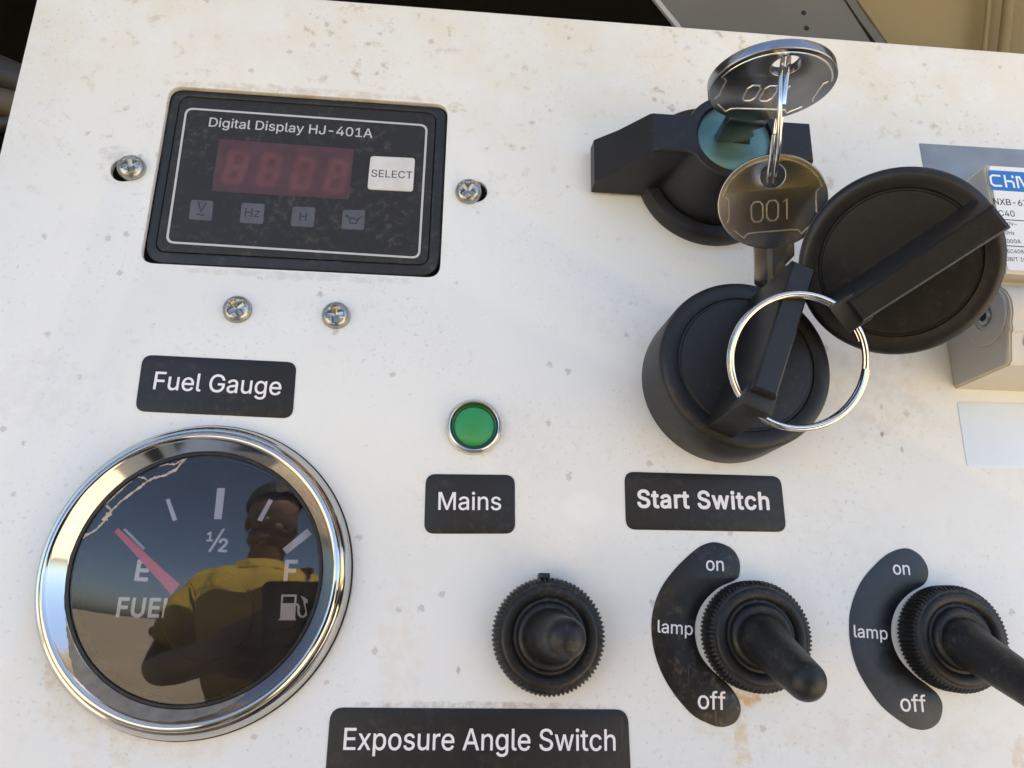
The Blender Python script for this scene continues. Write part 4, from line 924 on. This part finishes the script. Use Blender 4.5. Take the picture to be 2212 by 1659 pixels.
for hr, w, xl, xr, z in ((14.6, 6.0, -29.5, 18.8, 1.0), (14.3, 5.8, -29.4, 18.6, 4.8), (12.4, 5.3, -24.6, 18.3, 10.0), (11.0, 4.9, -19.0, 17.9, 17.2), (10.75, 4.7, -18.4, 17.7, 17.8), (10.4, 4.4, -18.0, 17.4, 18.0)):
    rings.append([b.verts.new((p[0], p[1], z)) for p in grip(hr, w, xl, xr, 2.4)])
for A, B in zip(rings, rings[1:]):
    for i in range(len(A)): b.faces.new((A[i], A[(i + 1) % len(A)], B[(i + 1) % len(A)], B[i]))
bmesh.ops.recalc_face_normals(b, faces=b.faces)
obj('grip', b, M['plastic'], K, smooth=28, recalc=True)
flat('face_plate', [grip(10.4, 4.4, -18.0, 17.4, 2.4), circle(0, 0, 8.75, 72)], 17.2, 18.0, M['plastic'], K)
b = bmesh.new(); lathe(b, [(8.75, 17.9), (8.72, 16.9), (8.4, 16.9)], 72); obj('bezel_lip', b, M['plastic'], K)
b = bmesh.new(); lathe(b, [(8.7, 14), (8.55, 17.0), (8.2, 17.35), (5.0, 17.5), (0, 17.55)], 96); barrel = obj('barrel', b, M['lock'], K, smooth=50)
sl = [f(*q, 17.6) for q in ((1544, 290), (1546, 303), (1612, 311), (1620, 311.5), (1621, 283), (1612, 288), (1603, 303), (1590, 301), (1592, 291), (1580, 290), (1574, 297))]
flat('keyhole', [[p for p in sl]], 17.4, 17.62, M['dark'], barrel)

# ------------------------------------------------------------------ keys and the small split ring
def key(label, o, rot, blade_len, blade_x=0.0, blade_w=8.6, groove=True):
    t = thing('key', label, 'key', o.x, o.y, o.z, rot, 'keys stamped 001')
    HO = (0.2, 6.1)
    sh = [(12.6 * math.cos(a), 11.1 * math.sin(a)) for a in [2 * math.pi * i / 96 for i in range(96)]]
    flat('bow', [sh, circle(HO[0], HO[1], 2.75, 40)], -1.1, 1.1, M['key'], t, bevel=.32, bres=3)
    for zz in (1, -1):
        s_ = 1 if zz > 0 else -1
        z0, z1 = (1.09, 1.22) if zz > 0 else (-1.09, -1.22)
        for P in ([(-10.6, 2.2), (-9.9, 1.4), (-9.9, -3.0), (-10.4, -4.0)], [(10.6, 2.2), (9.9, 1.4), (9.9, -3.0), (10.4, -4.0)],
                  [(-9.0, -5.8), (-6.6, -8.0), (-5.9, -7.1), (-4.6, -6.9), (4.6, -6.9), (5.9, -7.1), (6.6, -8.0), (9.0, -5.8)]):
            stroke('groove_line', P, .34, z0, z1, M['keyedge'], t)
        stroke('rim_line', [(11.5 * math.cos(R(14 + 152 * k / 50)), 9.9 * math.sin(R(14 + 152 * k / 50))) for k in range(51)], .36, z0, z1, M['keyedge'], t)
        for x in (-3.4 * s_, .1 * s_):
            stroke('stamped_digit', [(x + a_ * 1.3, -2.0 + c_ * 2.35) for a_, c_ in ((-1, .62), (-1, -.62), (-.5, -1), (.5, -1), (1, -.62), (1, .62), (.5, 1), (-.5, 1))], .38, z0, z1, M['keyedge'], t, True)
        stroke('stamped_digit', [(2.5 * s_, -.2), (3.4 * s_, .35), (3.4 * s_, -4.35)], .38, z0, z1, M['keyedge'], t)
    b = bmesh.new(); y0 = -9.9
    w = blade_w / 2; x0 = blade_x
    Pb = [(x0 - w, y0), (x0 - w, y0 - blade_len), (x0 - w + 1.4, y0 - blade_len - 1.6), (x0 + .2, y0 - blade_len - 1.6)]
    yy = y0 - blade_len - 1.6; k = 0; cuts = []
    while yy < y0 - 4:
        cuts.append((x0 + w - (1.5 if k % 2 else .3) - .6, yy)); yy += 1.9; k += 1
    Pb += cuts + [(x0 + w, y0 - 3.2), (x0 + w, y0)]
    flat('blade', [Pb], -.95, .95, M['key'], t, bevel=.12)
    if groove: flat('blade_groove', [[(x0 - 1.6, y0 - .6), (x0 - 1.6, y0 - blade_len), (x0 - .4, y0 - blade_len), (x0 - .4, y0 - .6)]], .94, 1.0, M['zinc'], t)
    return t
# first key stands straight out of the barrel: its bow lies in the plane of panel x and the sheet's normal
ka = Vector((48.0, 54.2, 36.6))
rotA = Matrix((Vector((.995, .05, .0)).normalized(), Vector((0, 0, 1)), Vector((.05, -.995, 0)).normalized())).transposed()
key('nickel key stamped 001 standing out of the teal barrel', ka, rotA, 9.0, -.4, 8.8, False)
# second key hangs from the ring, facing the viewer
kb = at(1667, 436, 21.0)
nB = Vector((-.37, -.67, 1)).normalized()
xB = on_plane(1786, 424, kb, nB) - on_plane(1550, 446, kb, nB)
rotB = frame_of(nB, xB)
kB = key('nickel key stamped 001 hanging face up from the small ring', kb, rotB * .89, 9.5, .3, 9.4)
hA = ka + rotA @ Vector((.2, 6.1, 0)); hB = kb + rotB @ (Vector((.2, 6.1, 0)) * .89)
def split_ring(name, label, c, n, r, wire, gap, a0, squash=None, seed=0):
    rot = frame_of(n, (1, 0, 0))
    t = thing(name, label, 'key ring', c.x, c.y, c.z, rot)
    b = bmesh.new(); turns = 1.93; N_ = 180; P = []
    for i in range(N_ + 1):
        a = a0 + turns * 2 * math.pi * i / N_; k = i / N_
        zz = gap * (-.5 + max(0, min(1, (k * turns - .86) / .16)))
        P.append((r * math.cos(a), r * math.sin(a), zz))
    tube(b, P, wire, 12); obj('wire', b, M['ringsteel'], t, smooth=60)
    return t
mid = (hA + hB) / 2; ax = (hA - hB).normalized(); vw = (CAM_P - mid).normalized()
rr = (hA - hB).length / 2
# the wire passes through both holes
side = ax.cross(vw).normalized()
split_ring('split_ring', 'small steel split ring seen edge on joining the two keys', mid, side, rr + .3, .46, 1.10, R(200))

# ------------------------------------------------------------------ the two black caps
def cap(label, o, n, bar_dir, side_depth, r_top=18.0, r_base=18.5, bar=(13.6, 16.2), bar_h=20.5, bar_off=0.0, w=2.35):
    rot = frame_of(n, bar_dir)
    t = thing('switch_cap', label, 'cap', o.x, o.y, o.z, rot, 'black rotary caps with a tall grip bar')
    b = bmesh.new()
    lathe(b, [(0, -side_depth), (r_base - 1.4, -side_depth), (r_base, -side_depth), (r_base + .05, -side_depth + .8), (r_top + .35, -1.6), (r_top + .2, -.9), (r_top - .1, -.45), (r_top - .6, -.1), (r_top - 1.3, .05),
              (r_top - 2.4, -.05), (r_top - 3.4, -.30), (r_top - 3.65, -.62), (r_top - 3.95, -.62), (r_top - 4.2, -.30), (8, -.15), (0, -.1)], 140)
    obj('cap_body', b, M['plastic'], t, smooth=28)
    b = bmesh.new(); Lm, Lp_ = bar
    # bar standing on the face: slight draft, chamfered far end
    pr = []
    for z, dw, l0, l1 in ((-.3, .25, -Lp_, Lm + .6), (bar_h - .6, 0, -Lp_ + 2.6, Lm), (bar_h, -.45, -Lp_ + 3.2, Lm - .5)):
        pr.append([b.verts.new(Vector((x, y + bar_off, z))) for x, y in ((l0, -w - dw), (l1, -w - dw), (l1, w + dw), (l0, w + dw))])
    for A, B in zip(pr, pr[1:]):
        for i in range(4): b.faces.new((A[i], A[(i + 1) % 4], B[(i + 1) % 4], B[i]))
    b.faces.new(pr[-1]); b.faces.new(pr[0][::-1])
    bmesh.ops.bevel(b, geom=[e for e in b.edges if len(e.link_faces) == 2 and e.calc_face_angle() > .4], offset=.35, segments=2, affect='EDGES')
    obj('grip_bar', b, M['plastic'], t, smooth=40)
    b = bmesh.new(); box(b, (-Lp_ - .4, -w - .55 + bar_off, -.2), (-Lp_ + 4.6, w + .55 + bar_off, bar_h - 1.5), .4)
    obj('ring_lug', b, M['plastic'], t, smooth=40)
    return t, rot
capA_o = Vector((47.8, 2.3, 15.0))
dA = Vector((10.6, 27.7, 0)).normalized()
cap('black rotary cap standing on the panel above the Start Switch sticker', capA_o, (0, 0, 1), dA, 15.0, bar_off=0.9)
nC = Vector((-.55, -.62, 1)).normalized()
capB_o = at(1941, 570, 31.5)
topo = capB_o + nC * 20.5
e1 = on_plane(1816, 694, topo, nC); e2 = on_plane(2166, 467, topo, nC)
dB = (e2 - e1)
rotC = frame_of(nC, dB)
l1 = rotC.transposed() @ (e1 - capB_o); l2 = rotC.transposed() @ (e2 - capB_o)
print('capB bar', l1, l2)
cap('black rotary cap lying tilted toward the viewer beside the circuit breaker', capB_o, nC, dB, 7.0, r_base=17.6, bar=(l2.x, -l1.x), bar_off=(l1.y + l2.y) / 2)
# large ring through the two lugs
lugA = capA_o + frame_of((0, 0, 1), dA) @ Vector((-14.4, .9, 15.5))
lugB = capB_o + rotC @ Vector((l1.x + 2.2, (l1.y + l2.y) / 2, 15.5))
print('lugs', lugA, lugB)
best = None
for k in range(0, 60):
    hh = 12 + k
    pA = on_plane(1641, 886, lugA, Vector((0, 0, 1))); pB = lugB
    p3 = at(1600, 690, hh)
    n = (pB - pA).cross(p3 - pA).normalized()
    if n.z < 0: n = -n
    c = on_plane(1724, 780, pA, n)
    rs = [(on_plane(*q, pA, n) - c).length for q in ((1578, 775), (1870, 790), (1713, 637), (1768, 924), (1617, 684), (1625, 880))]
    m_ = sum(rs) / len(rs); v_ = sum((r - m_) ** 2 for r in rs) / m_ ** 2
    if best is None or v_ < best[0]: best = (v_, hh, c, n, m_)
print('big ring', best)
split_ring('split_ring', 'large steel split ring threaded through the lugs of both black caps', best[2], best[3], best[4], .62, 1.2, R(20))

# ------------------------------------------------------------------ circuit breaker
BX = 103.4; BW = 54.0
B0 = Vector((BX + BW / 2, 26, 0))
Bk = thing('circuit_breaker', 'warm white circuit breaker with printed label at the right edge', 'circuit breaker', B0.x, B0.y, 0)
f = loc(B0)
yy = lambda v: v - 26
prof = [(yy(3.2), 0), (yy(3.4), 17.6), (yy(4.2), 18.4), (yy(9.9), 19.7), (yy(10.2), 20.2)]
for k in range(13):
    a = R(-30 + 100 * k / 12); prof.append((yy(15.6) + 6.9 * math.sin(a) * 1.0, 14.4 + 6.9 * math.cos(a)))
prof += [(yy(22.9), 16.8), (yy(22.9), 20.8), (yy(23.3), 21.2), (yy(48.9), 21.0), (yy(49.5), 20.4), (yy(49.5), 9.0), (yy(47.0), 0)]
b = bmesh.new(); extrude_x(b, prof, -BW / 2, BW / 2)
bmesh.ops.recalc_face_normals(b, faces=b.faces)
bmesh.ops.bevel(b, geom=[e for e in b.edges if abs(e.verts[0].co.x - e.verts[1].co.x) < .01 and e.calc_face_angle(0) > 1.2], offset=.35, segments=2, affect='EDGES')
obj('body', b, M['breaker'], Bk, smooth=30)
sp = [(yy(3.9), .3), (yy(4.0), 16.8), (yy(9.8), 18.8)] + [(p[0], p[1] - .8) for p in prof[5:18]] + [(yy(22.2), 17.6), (yy(23.6), 20.2), (yy(48.6), 20.1), (yy(48.8), 9.2), (yy(46.6), .3)]
b = bmesh.new(); extrude_x(b, sp, -BW / 2 - .25, -BW / 2 - .02); obj('side_shade', b, M['grey'], Bk)  # thin grey sheet painting the shade on the body's left side
TX = Matrix.Translation((-BW / 2 - .2, yy(15.9), 13.6)) @ Matrix.Rotation(R(-90), 4, 'Y')
b = bmesh.new(); lathe(b, [(6.7, -.2), (6.7, .35), (6.5, .5), (3.0, .5), (2.9, .2), (2.2, .2), (2.1, -.3)], 64, T=TX); obj('round_boss', b, M['grey'], Bk)
b = bmesh.new(); lathe(b, [(2.15, .15), (2.0, .6), (1.5, .75), (1.1, .6), (1.0, -.4), (0, -.5)], 40, T=TX); obj('rivet', b, M['zinc'], Bk)
b = bmesh.new(); lathe(b, [(1.0, .35), (0, .36)], 24, T=TX); obj('rivet_hole', b, M['dark'], Bk)
lab = flat('label_plate', [round_poly([(-BW / 2 + .6, yy(23.6)), (BW / 2 - .6, yy(23.6)), (BW / 2 - .6, yy(48.9)), (-BW / 2 + .6, yy(48.9))], .8)], 21.12, 21.32, M['blabel'], Bk)
ZL = 21.32
LQ = [f(2133, 366.5, ZL), f(2150, 410, ZL)]
tl = f(2133, 367, ZL); br = f(2146, 409, ZL)
flat('logo_panel', [round_poly([(tl.x, br.y - .2), (tl.x + 15, br.y - .2), (tl.x + 15, tl.y), (tl.x, tl.y)], .9)], ZL, ZL + .02, M['blue'], lab)
# logo letters (rounded square strokes)
a0 = f(2140, 400.5, ZL); b0 = f(2216, 405, ZL)
k = (b0.x - a0.x) / 3.15; yb = a0.y; H_ = 2.6; wd = .52
for P in ([(.93, .98), (.22, 1.0), (.0, .8), (.0, .2), (.22, 0), (.93, .02)], [(1.3, -.1), (1.3, 1.1)], [(1.4, .52), (1.85, .52), (2.0, .40), (2.0, -.1)], [(2.0, .84), (2.0, 1.1)],
          [(2.38, -.1), (2.38, .98), (2.62, .98), (2.95, .05), (3.2, .05), (3.2, 1.1)]):
    stroke('logo_letter', [(a0.x + x * k + wd / 2, yb + y * H_) for x, y in P], wd, ZL + .01, ZL + .035, M['white'], lab)
f2 = lambda x, y: f(3300 * .54862 + x * .4632, 274.3 + y * .4632, ZL)
def printed(s, x, y, ex, ey, cap_px):
    """line of print: left end and baseline direction given on the photograph; the size follows the height of the capitals"""
    A = f2(x, y); dirn = (f2(ex, ey) - A).normalized(); Hc = (f2(x, y - cap_px) - A).length
    G_ = layout('r', s); wdt = max(p[0] for l in G_ for p in l) - min(p[0] for l in G_ for p in l)
    Bp = A + dirn * (wdt * Hc / .73)
    return text('lettering', 'r', s, A, Bp, ZL + .02, M['bink'], lab)
printed('NXB-63', 726, 361, 866, 369, 40)
printed('C40', 750, 415, 840, 419, 38)
printed('400V~', 762, 458, 840, 461, 22)
printed('50Hz', 768, 500, 832, 503, 22)
printed('6000A', 772, 540, 858, 543, 25)
printed('IEC60898', 779, 587, 866, 590, 24)
printed('GB/T 10963', 783, 624, 866, 627, 25)
for y in (430, 553):
    A = f2(752 + (y - 430) * .18, y); flat('printed_rule', [ribbon([A, A + Vector((13 if y == 430 else 20, -.15, 0))], .22)], ZL, ZL + .02, M['ink'], lab)
q = f(2212, 735, 18.5)
b = bmesh.new(); box(b, (q.x - .8, q.y - 1.6, 18.0), (q.x + 6, q.y + 1.5, 19.75), .3); obj('terminal_mark', b, M['blue'], Bk)

# ------------------------------------------------------------------ the photographer whose reflection shows in the gauge
def Wp(x, y, h):
    return PANEL @ (Vector((x, y, h)) * .001)
def skin_mesh(name, chains, levels=2):
    """one continuous surface grown round joined chains of (point, radius)"""
    V, E, Rr, idx = [], [], [], {}
    for ch in chains:
        prev = None
        for p, r in ch:
            key_ = tuple(round(c, 4) for c in p)
            if key_ not in idx: idx[key_] = len(V); V.append(p); Rr.append(r)
            if prev is not None and prev != idx[key_]: E.append((prev, idx[key_]))
            prev = idx[key_]
    me = bpy.data.meshes.new(name); me.from_pydata([tuple(v) for v in V], E, [])
    o = bpy.data.objects.new(name, me); COL.objects.link(o)
    sk = o.modifiers.new('skin', 'SKIN'); sk.use_smooth_shade = True
    for d, r in zip(me.skin_vertices[0].data, Rr):
        d.radius = (r, r) if not isinstance(r, tuple) else r
    me.skin_vertices[0].data[0].use_root = True
    ss = o.modifiers.new('sub', 'SUBSURF'); ss.levels = levels; ss.render_levels = levels
    dg = bpy.context.evaluated_depsgraph_get(); ev = o.evaluated_get(dg)
    out = bpy.data.meshes.new_from_object(ev)
    bpy.data.objects.remove(o)
    out.shade_smooth()
    return out
head = Wp(-4, 156, 560)
hx, hy, hz = head
px_, py_ = hx - .02, hy - .03
V3 = Vector
pel = V3((px_, py_ - .02, .93)); wst = V3((px_, py_ - .015, 1.08)); chest = V3((px_, py_ - .005, 1.26)); nk = V3((px_ + .005, py_ + .0, 1.405)); nk2 = V3((hx - .005, hy - .01, 1.475))
shL, shR = V3((px_ - .170, py_, 1.335)), V3((px_ + .170, py_, 1.335))
ph_c = CAM_M @ V3((.045, -.040, .016))           # centre of the phone
elL, elR = V3((px_ - .29, py_ + .04, 1.10)), V3((px_ + .30, py_ + .03, 1.10))
hdL = CAM_M @ V3((-.040, -.062, .040)); hdR = CAM_M @ V3((.150, -.055, .045))
skin_m = mat('skin', (.17, .085, .050), .5, var=.1, vscale=30); shirt_m = mat('yellow_polo', (.46, .32, .055), .9, bump=1.0, bscale=16); shirt_m.node_tree.nodes['Bump'].inputs['Distance'].default_value = .03; hair_m = mat('black_hair', (.012, .010, .009), .6, bump=1, bscale=300)
trs_m = mat('dark_trousers', (.025, .026, .030), .85); shoe_m = mat('dark_shoes', (.03, .025, .02), .6)
man = bpy.data.objects.new('person', None); man.location = (px_, py_, 0); COL.objects.link(man)
tag(man, 'person in a yellow polo shirt holding a phone, seen reflected in the gauge glass', 'person')
def put(name, me, material, parent):
    me.materials.append(material); o = bpy.data.objects.new(name, me); COL.objects.link(o)
    o.parent = parent
    if parent is man: o.matrix_parent_inverse = Matrix.Translation((-px_, -py_, 0))
    return o
hipL, hipR = V3((px_ - .10, py_ - .02, .90)), V3((px_ + .10, py_ - .02, .90))
knL, knR = V3((px_ - .11, py_ + .01, .49)), V3((px_ + .12, py_ + .01, .49)); anL, anR = V3((px_ - .12, py_ - .02, .09)), V3((px_ + .14, py_ - .02, .09))
wrL = hdL + (elL - hdL).normalized() * .085; wrR = hdR + (elR - hdR).normalized() * .085
def fingers(h, wr, side):
    out = []; d = (h - wr).normalized(); a = (CAM_M.to_3x3() @ V3((side, 0, 0))).normalized(); upv = (CAM_M.to_3x3() @ V3((0, 1, 0))).normalized(); back = (CAM_M.to_3x3() @ V3((0, 0, -1))).normalized()
    for k, (ln, sp) in enumerate(((.062, -.028), (.070, -.010), (.066, .008), (.052, .025))):
        r0 = h + upv * sp + back * .004
        out.append([(wr, .026), (h, .030), (r0, .012), (r0 + a * ln * .5 + back * .02, .0095), (r0 + a * ln + back * .028, .008)])
    t0 = h - back * .012 + upv * .02
    out.append([(wr, .026), (h, .030), (t0, .013), (t0 + a * .03 + upv * .018, .011), (t0 + a * .052 + upv * .022, .009)])
    return out
eyez = hz
RH = Matrix.Rotation(R(-26), 3, 'X') @ Matrix.Rotation(R(-8), 3, 'Z')
def hp(dx, dy, dz): return V3((hx, hy + .01, hz)) + RH @ V3((dx, dy, dz))
body = skin_mesh('body', [
    [(pel, .125), (wst, .12), (chest, .125), (nk, .060), (nk2, .062), (hp(0, .006, -.075), .070), (hp(0, .0, -.015), .090), (hp(0, -.008, .050), .096), (hp(0, -.012, .10), .062)],
    [(hp(0, .006, -.075), .070), (hp(0, .034, -.096), .050)],
    [(hp(0, .0, -.015), .090), (hp(0, .068, -.024), .020), (hp(0, .086, -.038), .015)],
    [(chest, .125), (shL, .062), ((shL + elL) / 2, .050), (elL, .042), ((elL + wrL) / 2, .041), (wrL, .026)],
    [(chest, .125), (shR, .062), ((shR + elR) / 2, .050), (elR, .042), ((elR + wrR) / 2, .041), (wrR, .026)],
    [(pel, .125), (hipL, .092), (knL, .058), (anL, .040), (anL + V3((0, .12, -.045)), .036)],
    [(pel, .125), (hipR, .092), (knR, .058), (anR, .040), (anR + V3((0, .12, -.045)), .036)]] + fingers(hdL, wrL, 1) + fingers(hdR, wrR, -1))
put('body', body, skin_m, man)
mL, mR = shL.lerp(elL, .62), shR.lerp(elR, .62)
shirt = skin_mesh('shirt', [[(V3((px_, py_ - .02, .90)), .155), (wst, .150), (chest, .172), (V3((px_, py_, 1.375)), .11)], [(chest, .172), (shL, .078), (mL, .074), (mL.lerp(elL, .12), .072)], [(chest, .172), (shR, .078), (mR, .074), (mR.lerp(elR, .12), .072)]], 4)
from mathutils import noise as mnoise
for v in shirt.vertices:
    c_ = v.co; k_ = mnoise.noise(V3((c_.x * 9 + c_.z * 5, c_.y * 9, c_.z * 6 - c_.x * 7))) * .016 + mnoise.noise(c_ * 26) * .005
    v.co = c_ + v.normal * k_
put('polo_shirt', shirt, shirt_m, man)
coll = bmesh.new(); lathe(coll, [(70, 1370), (74, 1410), (82, 1425), (96, 1398), (92, 1390), (80, 1412)], 48, T=Matrix.Translation((px_ * 1000, py_ * 1000, 0)) @ Matrix.Diagonal((1, .9, 1, 1)))
co = obj('collar', coll, shirt_m, None); co.parent = man; co.matrix_parent_inverse = Matrix.Translation((-px_, -py_, 0))
trs = skin_mesh('trousers', [[(V3((px_, py_ - .02, .98)), .14), (pel, .15), (hipL, .108), (knL, .076), (anL + V3((0, 0, .03)), .066)], [(pel, .15), (hipR, .108), (knR, .076), (anR + V3((0, 0, .03)), .066)]])
put('trousers', trs, trs_m, man)
for a in (anL, anR):
    b = bmesh.new(); c_ = a * 1000; box(b, (c_.x - 48, c_.y - 80, 0), (c_.x + 48, c_.y + 190, 85), 34, 3)
    so = obj('shoe', b, shoe_m, None); so.parent = man; so.matrix_parent_inverse = Matrix.Translation((-px_, -py_, 0))
def head_piece(name, bm_, material, par=None):
    o = obj(name, bm_, material, None); o.parent = par or man
    o.matrix_parent_inverse = Matrix.Translation((-px_, -py_, 0)); return o
def blob(c, rx, ry, rz, n=16):
    b = bmesh.new(); bmesh.ops.create_uvsphere(b, u_segments=n, v_segments=n // 2, radius=1)
    for v in b.verts: v.co = hp(c[0] + v.co.x * rx, c[1] + v.co.y * ry, c[2] + v.co.z * rz) * 1000
    return b
b = bmesh.new(); bmesh.ops.create_icosphere(b, subdivisions=5, radius=1)
kill = []
for v in b.verts:
    d = v.co.copy(); rn = 1 + .03 * math.sin(d.x * 19) * math.sin(d.y * 23 + 1) * math.sin(d.z * 17) + random.uniform(-.012, .012)
    front = max(0, d.y)
    if d.z < .30 - (.62 * max(0, -d.y + .15)) - (.22 * abs(d.x) ** 3) + .10 * front: kill.append(v)
    v.co = hp(d.x * .094 * rn, -.012 + d.y * .104 * rn, .040 + d.z * .100 * rn) * 1000
bmesh.ops.delete(b, geom=kill, context='VERTS')
head_piece('hair', b, hair_m)
eye_m = mat('eye_white', (.50, .47, .43), .3); iris_m = mat('dark_iris', (.02, .012, .008), .2); lip_m = mat('lips', (.14, .055, .045), .45)
for sx in (-1, 1):
    eo = head_piece('eye', blob((sx * .031, .066, -.004), .012, .011, .0075), eye_m)
    head_piece('iris', blob((sx * .031, .0745, -.006), .0055, .004, .0055), iris_m, eo)
    head_piece('eyebrow', blob((sx * .033, .071, .018), .021, .006, .004), hair_m)
    head_piece('ear', blob((sx * .080, -.002, -.018), .010, .018, .030), skin_m)
head_piece('mouth', blob((0, .064, -.070), .021, .008, .005), lip_m)
# phone
phn = bpy.data.objects.new('phone', None); phn.matrix_world = CAM_M @ Matrix.Translation((.052, -.030, .014)); COL.objects.link(phn)
tag(phn, 'dark mobile phone held sideways by the person in the yellow polo', 'phone')
flat('case', [round_poly([(-76, -37), (76, -37), (76, 37), (-76, 37)], 9, 8)], -4, 4, M['plastic'], phn, bevel=2.2)
